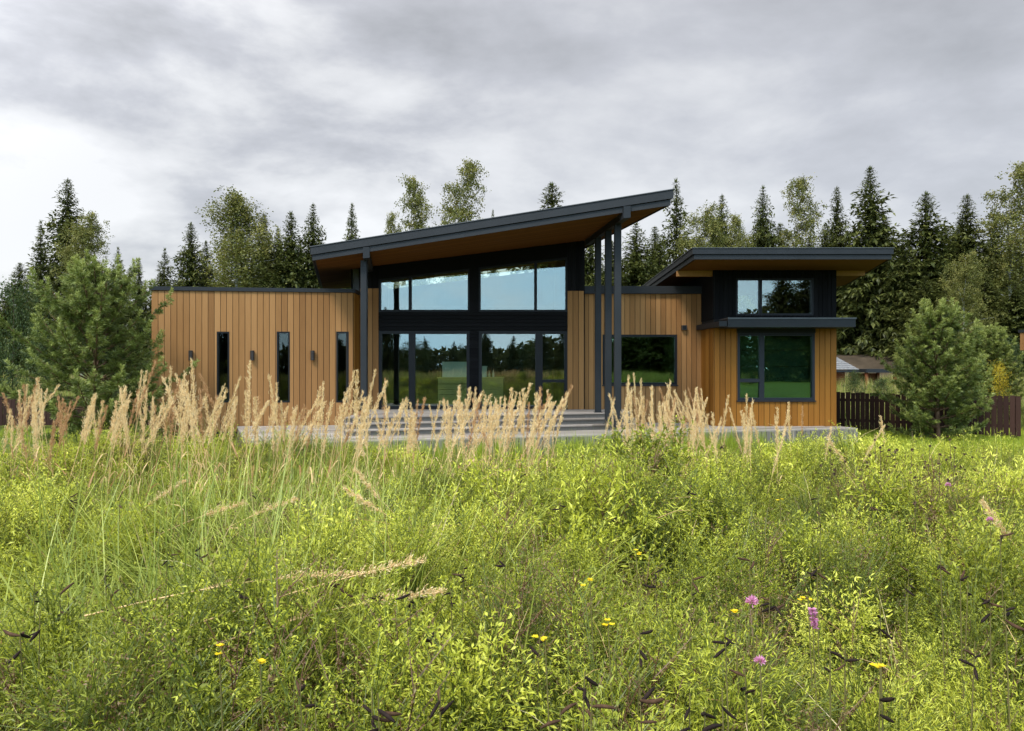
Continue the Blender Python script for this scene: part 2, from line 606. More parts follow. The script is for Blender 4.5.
def window(fr, u0, u1, z0, z1, parent, name='window', bars=(), rails=(), fw=0.05, mat='frame', depth=(-0.10, 0.03), sill=True, top=None, label=None, glass='glass'):
    """frame with mullions (bars: (u, width)) and rails (u0, u1, z, height); one pane mesh as its sub-part"""
    nb = NB()
    d0, d1 = depth
    zt0 = z1 if top is None else top(u0)
    zt1 = z1 if top is None else top(u1)
    zt = (lambda u: z1) if top is None else top
    nb.fbox(fr, u0, u0 + fw, d0, d1, z0, zt(u0), 0.5, None, zt(u0 + fw))
    nb.fbox(fr, u1 - fw, u1, d0, d1, z0, zt(u1 - fw), 0.5, None, zt1)
    nb.fbox(fr, u0 + fw, u1 - fw, d0, d1 - 0.003, z0, z0 + fw)
    nb.fbox(fr, u0 + fw, u1 - fw, d0, d1 - 0.003, zt(u0 + fw) - fw, zt(u0 + fw), 0.5, zt(u1 - fw) - fw, zt(u1 - fw))
    for (u, w) in bars:
        nb.fbox(fr, u - w / 2, u + w / 2, d0, d1 - 0.006, z0 + fw, zt(u - w / 2) - fw, 0.5, None, zt(u + w / 2) - fw)
    for (a, b, z, h) in rails:
        nb.fbox(fr, a, b, d0, d1 - 0.009, z - h / 2, z + h / 2)
    f = nb.build(name, M[mat], parent)
    if label:
        f['label'] = label
    nb = NB()
    nb.fbox(fr, u0 + fw * 0.6, u1 - fw * 0.6, d0 + 0.055, d0 + 0.067, z0 + fw * 0.6, zt(u0 + fw * .6) - fw * 0.6, 0.5, None, zt(u1 - fw * .6) - fw * 0.6)
    nb.build('pane', M[glass], f)
    if sill:
        nb = NB()
        nb.fbox(fr, u0 - 0.02, u1 + 0.02, d1 - 0.02, d1 + 0.05, z0 - 0.035, z0 - 0.003)
        nb.build('sill', M['frame_grey'], f)
    return f


def sstep(x, a, b):
    t = np.clip((x - a) / (b - a), 0, 1)
    return t * t * (3 - 2 * t)


def G(x, y):
    x = np.asarray(x, float)
    y = np.asarray(y, float)
    z = 0.75 * (1 - sstep(y, 6.5, 13.0))
    z = z + 1.0 * sstep(y, 25.5, 42) + 1.2 * sstep(y, 50, 120)
    z = z + 0.05 * np.sin(x * 0.9 + 1.3) * np.sin(y * 0.7 + x * 0.21) * (1 - sstep(y, 9, 14))
    return z


def Gf(x, y):
    return float(G(x, y))


# ------------------------------------------------------------------ the ground


def make_ground():
    xs = np.concatenate([[-420, -250, -150, -90, -60], np.arange(-44, 44.1, 0.8), [60, 90, 150, 250, 420]])
    ys = np.concatenate([[-300, -180, -100, -60, -40, -25, -14], np.arange(-8, 60.1, 0.8), [75, 95, 120, 160, 220, 300, 420, 600]])
    X, Y = np.meshgrid(xs, ys)
    V = np.stack([X, Y, G(X, Y)], -1).reshape(-1, 3)
    nx = len(xs)
    i = np.arange(len(ys) - 1)[:, None] * nx + np.arange(nx - 1)[None, :]
    F = np.stack([i, i + 1, i + nx + 1, i + nx], -1).reshape(-1, 4)
    nb = NB()
    nb.add(V, F)
    o = nb.build('ground', M['ground'], None, True)
    tag(o, 'green meadow ground sloping down to the lawn round the house', None, None, 'structure')
    nb = NB()
    n = 26
    th = np.linspace(0, 1, n)
    V = []
    prof = [(-4, -0.3), (-2.2, 1.1), (-0.8, 2.5), (0.6, 2.8), (2.4, 2.0), (5, -0.3)]
    for t in th:
        xx = 17 + t * 26
        f = math.sin(PI * min(1, max(0.02, t))) ** 0.5 * (0.9 + 0.12 * math.sin(t * 17))
        for (a, b) in prof:
            V.append((xx, 49 + a + 0.4 * math.sin(t * 9), 1.0 + b * f))
    k = len(prof)
    F = [[i * k + j, i * k + j + 1, (i + 1) * k + j + 1, (i + 1) * k + j] for i in range(n - 1) for j in range(k - 1)]
    nb.add(V, F)
    tag(nb.build('terrain', M['sand'], None, True), 'bare brown earth bank under the spruces beyond the fence', None, None, 'structure')


make_ground()

# ------------------------------------------------------------------ the house
house = empty('modern_house', (-1.2, 22, 0.4), 0,
              'modern single storey timber house with black trim and a big tilted shed roof', 'house')


def H(o):
    """keep the part where it was built and hang it under the house"""
    return o


class _P:
    pass


# the house empty sits at its base; parts are built in world coordinates, so undo the empty's offset with the parent inverse
HOUSE_INV = Matrix.Translation(Vector(house.location)).inverted()


def under(root, objs):
    inv = Matrix.Translation(Vector(root.location)).inverted()
    for o in objs:
        o.matrix_parent_inverse = inv


FLOORZ = 0.85
# frames of the facades
LW = Frame((-9.97, 20.5), (-4.55, 21.2))
LWR = Frame((-4.55, 21.2), (-4.55, 22.02))
MW = Frame((-4.55, 22.0), (2.14, 22.0))
MID = Frame((2.14, 22.15), (5.68, 22.15))
RS = Frame((5.68, 22.15), (5.68, 20.8))
RF = Frame((5.68, 20.8), (9.10, 20.8))


def zs(x, y):          # underside of the main roof
    return 5.45 + 0.122 * (x + 1.25) + 0.033 * (y - 22)


parts_before = set(bpy.data.objects)

# ---- left wing
LZ0, LZ1 = 0.30, 4.23
lh = []
for a, b in ((217, 229.6), (276.8, 290), (336.2, 348.8)):
    ua, ub = LW.u(a), LW.u(b)
    lh.append((ua, ub, LW.z(ua, 402.5), LW.z(ua, 331.6)))
boards(LW, 0, LW.len, LZ0, LZ1, lh, mat=M['larch'], parent=house, name='cladding')
slab(LW, 0.02, LW.len - 0.02, LZ0 - 0.1, LZ1, lh, -0.20, -0.004, M['backing'], house, 'wall')
for h in lh:
    window(LW, h[0], h[1], h[2], h[3], house, fw=0.045, depth=(-0.12, 0.03), sill=False, glass='dim_glass')
nrm = LW.n
bl = LW.o - nrm * 7.0
br = np.array(LW(LW.len, 0, 0)[:2]) - nrm * 7.0
prism('parapet_cap', [LW(-0.06, 0.07, 0)[:2], LW(LW.len + 0.03, 0.07, 0)[:2], LW(LW.len + 0.03, -0.30, 0)[:2], LW(-0.06, -0.30, 0)[:2]],
      LZ1 + 0.003, LZ1 + 0.11, M['metal'], house)
prism('roof', [LW(0, -0.31, 0)[:2], LW(LW.len - 0.05, -0.31, 0)[:2], LW(LW.len - 0.05, -7.0, 0)[:2], LW(0, -7.0, 0)[:2]],
      LZ1 - 0.18, LZ1 + 0.02, M['metal'], house)
LWL = Frame(LW(0, -7.0, 0)[:2], LW(0, 0, 0)[:2])
boards(LWL, 0, 6.98, LZ0, LZ1, mat=M['larch'], parent=house, name='cladding')
slab(LWL, 0, 6.78, LZ0 - 0.1, LZ1 - 0.2, [], -0.2, -0.004, M['backing'], house, 'wall')
LWB = Frame(LW(LW.len - 0.05, -7.0, 0)[:2], LW(0.0, -7.0, 0)[:2])
slab(LWB, 0, LWB.len, LZ0 - 0.1, LZ1 - 0.2, [], -0.05, 0.15, M['backing'], house, 'wall')
boards(LWR, 0.03, LWR.len, 0.45, LZ1, mat=M['larch_deep'], parent=house, name='cladding')  # deeper larch paints the shade on this return face
slab(LWR, -0.02, LWR.len - 0.05, 0.3, LZ1, [], -0.2, -0.004, M['backing'], house, 'wall')
nb = NB()
nb.fbox(LWR, -0.05, LWR.len - 0.03, -0.15, 0.07, LZ1 + 0.006, LZ1 + 0.105)
nb.build('parapet_cap', M['metal'], house)


def wall_lamp(fr, u, z, kind='tube'):
    nb = NB()
    if kind == 'tube':
        nb.tube([fr(u, 0.10, z - 0.14), fr(u, 0.10, z - 0.135), fr(u, 0.10, z + 0.135), fr(u, 0.10, z + 0.14)], [0.03, 0.058, 0.058, 0.03], 14)
        o = nb.build('wall_lamp', M['lamp'], house, False)
        nb = NB()
        nb.fbox(fr, u - 0.035, u + 0.035, 0.026, 0.06, z - 0.06, z + 0.06)
        nb.build('bracket', M['lamp'], o)
    else:
        nb.fbox(fr, u - 0.07, u + 0.07, 0.026, 0.14, z - 0.07, z + 0.07)
        o = nb.build('wall_lamp', M['lamp'], house)
        o['label'] = 'small square black wall lamp'
        nb = NB()
        nb.fbox(fr, u - 0.05, u + 0.05, 0.14, 0.15, z - 0.05, z + 0.05)
        nb.build('cover', M['frame'], o)


for p in (191.8, 253, 313):
    u = LW.u(p)
    wall_lamp(LW, u, LW.z(u, 355.5))

# ---- main glazed hall
uA, uB = MW.u(378.8), MW.u(567.3)
zWood = MW.z(0, 288.5)
zWoodR = MW.z(0, 291)
gz = lambda u: MW.z(0, 280) - 0.03 + 0.118 * (u - MW.u(380)) + 0.05     # top of the slanted clerestory
zbt, zbb = MW.z(0, 312), MW.z(0, 330.5)
rtop = lambda u: zs(MW.o[0] + u, 22) - 0.01
boards(MW, 0.03, uA, 0.45, zWood, mat=M['larch'], parent=house, name='cladding')
boards(MW, 0.03, uA, zWood + 0.01, 0, mat=M['black_wood'], parent=house, name='black_cladding', ztop=rtop)
boards(MW, uB, MW.len, 0.45, zWoodR, mat=M['larch'], parent=house, name='cladding')
boards(MW, uB, MW.len, zWoodR + 0.01, 0, mat=M['black_wood'], parent=house, name='black_cladding', ztop=rtop, bw=0.12)
nb = NB()
for (a, b) in ((0.0, uA), (uB, MW.len)):
    nb.fbox(MW, a, b, -0.25, -0.004, 0.4, rtop(a), 0.5, None, rtop(b))
nb.fbox(MW, uA, uB, -0.25, -0.005, gz(uA) - 0.005, rtop(uA), 0.5, gz(uB) - 0.005, rtop(uB))
nb.fbox(MW, uA, uB, -0.25, -0.005, zbb - 0.01, zbt + 0.01)
nb.build('wall', M['backing'], house)
nb = NB()
nb.fbox(MW, uA, uB, -0.003, 0.035, gz(uA), rtop(uA) - 0.002, 0.4, gz(uB), rtop(uB) - 0.002)
nb.build('lintel', M['black_wood'], house)
boards(MW, uA, uB, zbb, zbt, mat=M['black_wood'], parent=house, name='black_cladding', horizontal=True, bw=0.115, gap=0.012, w=0.0, th=0.05)
uc0, uc1 = MW.u(469.6), MW.u(478.8)
boards(MW, uc0, uc1, FLOORZ, zbb - 0.004, mat=M['black_wood'], parent=house, name='black_cladding', horizontal=True, bw=0.10, gap=0.012, th=0.05)
nb = NB()
nb.fbox(MW, uc0, uc1, -0.25, 0.045, zbt + 0.002, gz(uc0) - 0.002, 0.5, None, gz(uc1) - 0.002)
nb.fbox(MW, uc0, uc1, -0.25, -0.005, FLOORZ, zbb - 0.01)
nb.build('pillar', M['black_wood'], house)
for (a, b, m) in ((uA, uc0, 410), (uc1, uB, 535.6)):
    um = MW.u(m)
    window(MW, a, b, zbt + 0.012, 0, house, bars=((um, 0.085),), fw=0.055, top=lambda u: gz(u) - 0.003, sill=False, depth=(-0.12, 0.02))
m1 = (MW.u(408.7) + MW.u(415)) / 2
window(MW, uA, uc0, FLOORZ + 0.01, zbb - 0.012, house, name='glass_door', bars=((m1, 0.19),), fw=0.09, sill=False, depth=(-0.12, 0.02))
m2 = (MW.u(535) + MW.u(543)) / 2
window(MW, uc1, uB, FLOORZ + 0.01, zbb - 0.012, house, name='glass_door', bars=((m2, 0.22),), fw=0.09, sill=False, depth=(-0.12, 0.02),
       rails=((m2 + 0.1, uB - 0.09, MW.z(0, 381), 0.085),))
# room behind the glass
prism('floor', [(-4.5, 22.25), (2.1, 22.25), (1.7, 27.2), (-4.5, 27.2)], 0.55, FLOORZ, M['floor'], house)
MB_ = Frame((1.75, 27.2), (-4.6, 27.2))
nb = NB()
nb.fbox(MB_, 0, MB_.len, -0.0, 0.2, 0.4, 5.70, 0.5, None, 4.95)
nb.box(-4.75, -4.55, 22.05, 27.2, 0.4, 5.02)
nb.box8([(2.12, 22.26, 0.4), (2.12, 22.26, 0.4), (1.75, 27.2, 0.4), (1.55, 27.2, 0.4), (1.92, 22.26, 5.80), (2.12, 22.26, 5.82), (1.75, 27.2, 5.9), (1.55, 27.2, 5.88)])
nb.build('inner_wall', M['plaster'], house)
MRS = Frame((2.14, 22.0), (1.77, 27.4))
boards(MRS, 0.0, MRS.len, 0.45, 0, mat=M['black_wood'], parent=house, name='black_cladding', ztop=lambda u: zs(2.14 - 0.068 * u, 22 + u) - 0.01)
MLS = Frame((-4.76, 27.2), (-4.76, 22.0))
boards(MLS, 0.0, MLS.len, 4.2, 0, mat=M['black_wood'], parent=house, name='black_cladding', ztop=lambda u: zs(-4.76, 27.2 - u) - 0.01)

# ---- main roof
FL, FR_ = np.array([-5.15, 19.2]), np.array([3.66, 17.3])
BRr = FR_ + 10.2 * np.array([-0.19, 1])
BLr = FL + 8.2 * np.array([-0.23, 1])
RP = [tuple(FL), tuple(FR_), tuple(BRr), tuple(BLr)]
soff = NB()
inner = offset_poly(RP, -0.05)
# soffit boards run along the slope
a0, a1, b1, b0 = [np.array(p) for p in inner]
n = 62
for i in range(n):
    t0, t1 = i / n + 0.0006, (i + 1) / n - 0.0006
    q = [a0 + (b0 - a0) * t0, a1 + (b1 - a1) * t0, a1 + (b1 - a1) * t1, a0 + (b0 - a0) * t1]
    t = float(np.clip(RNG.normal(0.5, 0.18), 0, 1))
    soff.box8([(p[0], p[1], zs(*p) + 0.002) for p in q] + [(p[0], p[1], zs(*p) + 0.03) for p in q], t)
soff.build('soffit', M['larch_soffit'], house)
roof = prism('roof', offset_poly(RP, -0.002), lambda x, y: zs(x, y) + 0.032, lambda x, y: zs(x, y) + 0.34, M['metal'], house)


def ring(name, poly, th, zb, zt, parent, mat):
    nb = NB()
    outp = offset_poly(poly, th)
    k = len(poly)
    for i in range(k):
        j = (i + 1) % k
        q = [outp[i], outp[j], poly[j], poly[i]]
        nb.box8([(p[0], p[1], zb(*p)) for p in q] + [(p[0], p[1], zt(*p)) for p in q])
    return nb.build(name, mat, parent)


ring('fascia', RP, 0.030, lambda x, y: zs(x, y) - 0.008, lambda x, y: zs(x, y) + 0.125, roof, M['metal'])
ring('fascia', RP, 0.075, lambda x, y: zs(x, y) + 0.14, lambda x, y: zs(x, y) + 0.335, roof, M['metal'])
ring('drip_edge', RP, 0.10, lambda x, y: zs(x, y) + 0.34, lambda x, y: zs(x, y) + 0.358, roof, M['metal_light'])


def beam(p0, p1, w, lo, hi, name='beam', mat='metal'):
    p0, p1 = np.array(p0, float), np.array(p1, float)
    d = (p1 - p0) / np.linalg.norm(p1 - p0)
    s = np.array([d[1], -d[0]]) * w / 2
    q = [p0 + s, p1 + s, p1 - s, p0 - s]
    nb = NB()
    nb.box8([(p[0], p[1], zs(*p) + lo) for p in q] + [(p[0], p[1], zs(*p) + hi) for p in q])
    return nb.build(name, M[mat], house)


def post(x, y, z0, z1, w=0.165):
    nb = NB()
    c = 0.012
    h = w / 2
    prof = [(-h + c, -h), (h - c, -h), (h, -h + c), (h, h - c), (h - c, h), (-h + c, h), (-h, h - c), (-h, -h + c)]
    V = [(x + a, y + b, z) for z in (z0, z1) for a, b in prof]
    F = [[i, (i + 1) % 8, 8 + (i + 1) % 8, 8 + i] for i in range(8)]
    nb.add(V, F)
    o = nb.build('post', M['metal'], house)
    nb = NB()
    nb.box(x - h - 0.03, x + h + 0.03, y - h - 0.03, y + h + 0.03, z0, z0 + 0.015)
    nb.build('base_plate', M['metal'], o)


xl, yl = px(364.2, 19.35), 19.35
edge_y = lambda x: FL[1] + (FR_[1] - FL[1]) * (x - FL[0]) / (FR_[0] - FL[0])
beam((xl + 0.16, edge_y(xl) - 0.11), (xl - 0.35, 22.0), 0.165, -0.16, 0.12)
post(xl, yl, FLOORZ, zs(xl, yl) - 0.155)
bx = px(626.5, edge_y(2.75))
beam((bx, edge_y(bx) - 0.11), (bx - 0.46, 21.9), 0.17, -0.16, 0.12)
line = lambda y: bx - 0.46 * (y - edge_y(bx)) / (21.9 - edge_y(bx))
for pc in (617.6, 608.2, 598.0):
    k = (pc - 512) / FPX
    lo_, hi_ = 17.5, 23
    for _ in range(40):
        md = (lo_ + hi_) / 2
        if line(md) - k * md > 0:
            lo_ = md
        else:
            hi_ = md
    yy = (lo_ + hi_) / 2
    post(line(yy), yy, 0.62 if yy < 19.9 else FLOORZ, zs(line(yy), yy) - 0.155, 0.17)

# ---- low middle section
mz = MID.z(0, 294)
u0, u1 = MID.u(602.5), MID.u(677)
mh = [(u0, u1, MID.z(0, 384.8), MID.z(0, 334.6))]
boards(MID, 0, MID.len, 0.3, mz, mh, mat=M['larch'], parent=house, name='cladding', bw=0.155)
slab(MID, 0, MID.len, 0.2, mz, mh, -0.2, -0.004, M['backing'], house, 'wall')
window(MID, *mh[0], house, fw=0.07, depth=(-0.12, 0.03), bars=((MID.u(616), 0.07),), mat='frame', sill=True, glass='green_glass')
prism('parapet_cap', [(2.16, 22.02), (5.72, 22.02), (5.72, 22.4), (2.16, 22.4)], mz + 0.003, mz + 0.225, M['metal'], house)
prism('roof', [(2.16, 22.41), (5.66, 22.41), (5.66, 27), (1.85, 27)], mz - 0.1, mz + 0.12, M['metal'], house)
nb = NB()
nb.box(1.8, 9.0, 26.9, 27.05, 0.2, mz - 0.1)
nb.build('wall', M['backing'], house)
wall_lamp(MID, MID.u(683.6), MID.z(0, 327.8), 'square')

# ---- right block
rz = RF.z(0, 270.2)
c_lo, c_hi = 3.185, 3.44
wl = (RF.u(737), RF.u(814.5), RF.z(0, 400.3), RF.z(0, 333.2))
wu = (RF.u(735.6), RF.u(813.2), RF.z(0, 315.4), RF.z(0, 278.2))
boards(RF, 0, RF.len, 0.3, 3.26, [wl], mat=M['larch_deep'], parent=house, name='cladding', bw=0.155)
boards(RF, 0, RF.len, 3.45, rz - 0.004, [wu], mat=M['black_wood'], parent=house, name='black_cladding', bw=0.125)
slab(RF, 0, RF.len, 0.2, rz - 0.004, [wl, wu], -0.2, -0.004, M['backing'], house, 'wall')
boards(RS, 0, RS.len - 0.002, 0.3, 3.26, mat=M['larch_deep'], parent=house, name='cladding', bw=0.155)
RSL = Frame((5.68, 27), (5.68, 20.8))
boards(RSL, 0, RSL.len - 0.002, 3.45, rz - 0.004, mat=M['black_wood'], parent=house, name='black_cladding', bw=0.125)
slab(RSL, 0, RSL.len - 0.2, 0.2, rz - 0.004, [], -0.2, -0.006, M['backing'], house, 'wall')
RSR = Frame((9.10, 20.8), (9.10, 27))
boards(RSR, 0.002, RSR.len, 0.3, 3.3, mat=M['larch_deep'], parent=house, name='cladding', bw=0.155)
boards(RSR, 0.002, RSR.len, 3.31, rz - 0.004, mat=M['black_wood'], parent=house, name='black_cladding', bw=0.125)
slab(RSR, 0.2, RSR.len, 0.2, rz - 0.004, [], -0.2, -0.006, M['backing'], house, 'wall')
prism('floor', [(5.9, 21.0), (8.9, 21.0), (8.9, 26.9), (5.9, 26.9)], 0.5, 0.55, M['floor'], house)
window(RF, *wu, house, fw=0.055, bars=((RF.u(760.5), 0.075),), sill=False, mat='frame', label='clerestory window in the black upper wall')
mu = RF.u(761.6)
window(RF, *wl, house, fw=0.075, bars=((mu, 0.14),), rails=((wl[0] + 0.075, mu - 0.07, RF.z(0, 380.5), 0.10),), mat='frame_grey', glass='green_glass')
M['green_panel'] = plain_mat('dark_green_panel', (0.010, 0.030, 0.016), (0.017, 0.044, 0.024), 0.9, 0, 2, (1, 1, 4))
nb = NB()
zz_ = np.linspace(wl[2] + 0.02, wl[3] - 0.02, 5)
for a_, b_ in zip(zz_[:-1], zz_[1:]):
    nb.fbox(RF, wl[0] + 0.03, wl[1] - 0.03, -0.30, -0.285, a_ + 0.018, b_)
nb.build('green_panel', M['green_panel'], house)  # dark green strips behind the pane turn it an even green
nb = NB()
nb.fbox(RF, wl[0] - 0.01, wl[1] + 0.01, 0.0, 0.05, wl[3], 3.18)
nb.build('lintel', M['frame'], house)
# canopy over the lower window
canopy = prism('canopy', [(5.81, 19.9), (9.24, 19.9), (9.24, 20.76), (5.80, 20.76)], c_lo, c_hi - 0.04, M['metal'], house)
prism('canopy', [(5.60, 20.0), (5.80, 19.95), (5.80, 20.77), (5.66, 20.77), (5.66, 22.1), (5.50, 22.1)], c_lo + 0.02, c_hi - 0.09, M['metal'], house)
prism('drip_edge', [(5.80, 19.88), (9.26, 19.88), (9.26, 20.765), (5.79, 20.765)], c_hi - 0.037, c_hi, M['metal_light'], canopy)
# roof
RR = [(4.61, 18.65), (9.53, 18.65), (11.1, 24.5), (11.1, 28.2), (4.95, 28.2)]
ri = offset_poly(RR, -0.04)
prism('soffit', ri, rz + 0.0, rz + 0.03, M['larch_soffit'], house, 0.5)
rroof = prism('roof', offset_poly(RR, -0.002), rz + 0.032, rz + 0.262, M['metal'], house)
ring('fascia', RR, 0.03, lambda x, y: rz - 0.006, lambda x, y: rz + 0.105, rroof, M['metal'])
ring('fascia', RR, 0.07, lambda x, y: rz + 0.12, lambda x, y: rz + 0.262, rroof, M['metal'])
ring('drip_edge', RR, 0.09, lambda x, y: rz + 0.266, lambda x, y: rz + 0.282, rroof, M['metal_light'])
nb = NB()
nb.box(4.66, 5.66, 20.86, 21.0, rz - 0.16, rz - 0.004, 0.75)
nb.build('rafter_beam', M['larch'], house)
nb = NB()
nb.box(9.13, 9.95, 20.86, 21.0, rz - 0.14, rz - 0.004, 0.75)
nb.build('rafter_beam', M['larch'], house)

for o in list(bpy.data.objects):
    if o not in parts_before and o.parent is house:
        o.matrix_parent_inverse = HOUSE_INV


# ---- what stands in the hall
def build_inside():
    y0 = 23.9
    isl = empty('kitchen_island', (px(471, y0), y0 + 0.4, FLOORZ), 0,
                'pale board fronted kitchen island seen through the big glazed doors', 'kitchen island')
    x0, x1 = px(438, y0), px(503, y0)
    o = []
    nb = NB()
    n = 5
    h = 0.86
    for i in range(n):
        nb.box(x0, x1, y0, y0 + 0.85, FLOORZ + 0.02 + i * h / n, FLOORZ + 0.02 + (i + 1) * h / n - 0.012, 0.35 + 0.1 * (i % 3))
    o.append(nb.build('body', M['pale_wood'], isl))
    nb = NB()
    nb.box(x0 - 0.03, x1 + 0.03, y0 - 0.03, y0 + 0.88, FLOORZ + 0.02 + h, FLOORZ + 0.06 + h, 0.8)
    o.append(nb.build('worktop', M['pale_wood'], isl))
    under(isl, o)
    top = FLOORZ + 0.062 + h

    def crate(a, b, d, lab, name, cat):
        xa, xb = px(a, y0), px(b, y0)
        zt = top + d
        e = empty(name, ((xa + xb) / 2, y0 + 0.35, top), 0, lab, cat)
        nb = NB()
        nb.box(xa, xb, y0 + 0.1, y0 + 0.55, top, zt - 0.03)
        p = nb.build('body', M['white_paint'], e)
        nb = NB()
        nb.box(xa - 0.012, xb + 0.012, y0 + 0.088, y0 + 0.562, zt - 0.028, zt)
        q = nb.build('lid', M['white_paint'], e)
        under(e, [p, q])
    crate(442, 467, 0.50, 'large white box standing on the kitchen island behind the left door', 'storage_box', 'box')
    crate(481, 486.5, 0.36, 'narrow white box standing on the kitchen island behind the right door', 'storage_box', 'box')
    for a, hh, lab in ((489, 0.18, 'short white bottle on the kitchen island beside the narrow box'), (493, 0.22, 'taller white bottle at the right of the kitchen island')):
        nb = NB()
        xx = px(a, y0)
        nb.tube([(xx, y0 + 0.3, top), (xx, y0 + 0.3, top + 0.004), (xx, y0 + 0.3, top + hh * 0.6), (xx, y0 + 0.3, top + hh * 0.75), (xx, y0 + 0.3, top + hh), (xx, y0 + 0.3, top + hh + 0.002)],
                [0.01, 0.035, 0.035, 0.015, 0.015, 0.003], 10)
        tag(nb.build('bottle', M['white_paint'], None, True), lab, 'bottle')


build_inside()

# ------------------------------------------------------------------ deck and steps
DL, DR = np.array([-5.75, 16.0]), np.array([9.40, 20.1])
dd = (DR - DL) / np.linalg.norm(DR - DL)
dn = np.array([-dd[1], dd[0]])
DPOLY = [tuple(DL), tuple(DR), (9.22, 20.75), (5.62, 20.75), (5.62, 22.1), (-4.5, 21.95), (-4.5, 21.15), (-7.7, 20.72)]
deck = empty('timber_deck', (0, 18.5, 0), 0, 'weathered grey timber deck with low steps in front of the house', 'deck')
before = set(bpy.data.objects)


def strip_boards(nb, poly, z0, z1, bw, gap, rng):
    P = np.array(poly)
    loc = np.stack([(P - DL) @ dd, (P - DL) @ dn], 1)
    v = loc[:, 1].min()
    vmax = loc[:, 1].max()
    while v < vmax:
        vm = v + bw / 2
        xs = []
        for i in range(len(loc)):
            a, b = loc[i], loc[(i + 1) % len(loc)]
            if (a[1] - vm) * (b[1] - vm) < 0:
                xs.append(a[0] + (b[0] - a[0]) * (vm - a[1]) / (b[1] - a[1]))
        xs.sort()
        for a, b in zip(xs[::2], xs[1::2]):
            u = a
            while u < b - 0.01:
                e = min(b, u + rng.uniform(2.2, 4.2))
                if b - e < 0.5:
                    e = b
                q = [DL + dd * s + dn * t for s, t in ((u + .003, v + gap / 2), (e - .003, v + gap / 2), (e - .003, v + bw - gap / 2), (u + .003, v + bw - gap / 2))]
                t = float(np.clip(rng.normal(0.5, 0.28), 0, 1))
                nb.box8([(p[0], p[1], z0) for p in q] + [(p[0], p[1], z1) for p in q], t)
                u = e
        v += bw


rngd = np.random.default_rng(4)
nb = NB()
strip_boards(nb, DPOLY, 0.42, 0.45, 0.145, 0.016, rngd)
nb.build('deck_boards', M['deck'], deck)
prism('frame', [tuple(np.array(p) + np.array(q)) for p, q in zip(DPOLY, ((.06, .06), (-.08, .03), (-.05, -.02), (0, -.02), (0, 0), (0, 0), (0, 0), (.08, 0)))], 0.30, 0.412, M['backing'], deck)
SF = Frame(DL, DR)
boards(SF, 0, SF.len, -0.12, 0.418, mat=M['skirt'], parent=deck, name='skirting', bw=0.15, gap=0.020, w=-0.03, th=0.025)
SR = Frame(DR, (9.22, 20.75))
boards(SR, 0.0, SR.len, -0.12, 0.418, mat=M['skirt'], parent=deck, name='skirting', bw=0.15, gap=0.020, w=-0.03, th=0.025)
SL = Frame((-7.7, 20.72), DL)
boards(SL, 0.0, SL.len, -0.12, 0.418, mat=M['skirt'], parent=deck, name='skirting', bw=0.15, gap=0.020, w=-0.03, th=0.025)


def platform(off, z, name):
    e0 = np.array([-4.2, 18.5]) - dn * off
    e1 = np.array([3.3, 18.5 + 7.5 * dd[1] / dd[0]]) - dn * off
    poly = [tuple(e0), tuple(e1), (3.3, 22.0), (2.2, 21.95), (-4.2, 21.95)]
    if name == 'step':
        poly = [tuple(e0), tuple(e1), tuple(e1 + dn * 0.40), tuple(e0 + dn * 0.40)]
    nb = NB()
    strip_boards(nb, poly, z - 0.03, z, 0.145 if name != 'step' else 0.132, 0.010, rngd)
    o = nb.build(name, M['deck'], deck)
    q = [tuple(np.array(poly[0]) + dn * 0.05), tuple(np.array(poly[1]) + dn * 0.05)] + poly[2:]
    pr = prism('riser', q, 0.455, z - 0.034, M['skirt'], o, 0.3)


platform(0.0, FLOORZ, 'landing')
platform(0.36, 0.717, 'step')
platform(0.72, 0.583, 'step')
DINV = Matrix.Translation(Vector(deck.location)).inverted()
for o in list(bpy.data.objects):
    if o not in before and o.parent is deck:
        o.matrix_parent_inverse = DINV

# ------------------------------------------------------------------ fences and neighbours


def fence(a, b, label, top=1.28):
    f = Frame(a, b)
    root = empty('picket_fence', (f.o[0], f.o[1], 0), 0, label, 'fence')
    rng = np.random.default_rng(int(abs(a[0] * 10)))
    o = []
    nb = NB()
    u = 0.0
    while u < f.len:
        w = rng.uniform(0.115, 0.14)
        x, y, _ = f(u, 0, 0)
        g = Gf(x, y)
        lo = 0.10 + rng.uniform(-0.03, 0.03)
        zt = g + top + rng.normal(0, 0.012)
        q0, q1 = u, u + w
        nb.fbox(f, q0, q1, 0.0, 0.02, g + lo, zt, float(np.clip(rng.normal(0.5, 0.25), 0, 1)))
        u += w + rng.uniform(0.006, 0.026)
    o.append(nb.build('pickets', M['fence'], root))
    for zc in (0.35, 1.0):
        nb = NB()
        nb.fbox(f, 0, f.len, -0.045, -0.002, Gf(*f.o) + zc, Gf(*f.o) + zc + 0.09, 0.4, Gf(*b) + zc, Gf(*b) + zc + 0.09)
        o.append(nb.build('rail', M['fence'], root))
    k = max(2, int(f.len / 2.4) + 1)
    for i in range(k):
        u = min(f.len - 0.05, i * f.len / (k - 1))
        x, y, _ = f(u, 0, 0)
        nb = NB()
        nb.fbox(f, u - 0.045, u + 0.045, -0.14, -0.05, Gf(x, y) - 0.2, Gf(x, y) + top - 0.02, 0.3)
        o.append(nb.build('fence_post', M['fence'], root))
    under(root, o)


fence((10.1, 24.2), (14.55, 21.3), 'dark brown picket fence running behind the rounded pine right of the house')
fence((-23, 25.3), (-10.6, 25.3), 'dark brown picket fence behind the pine left of the house', 1.0)


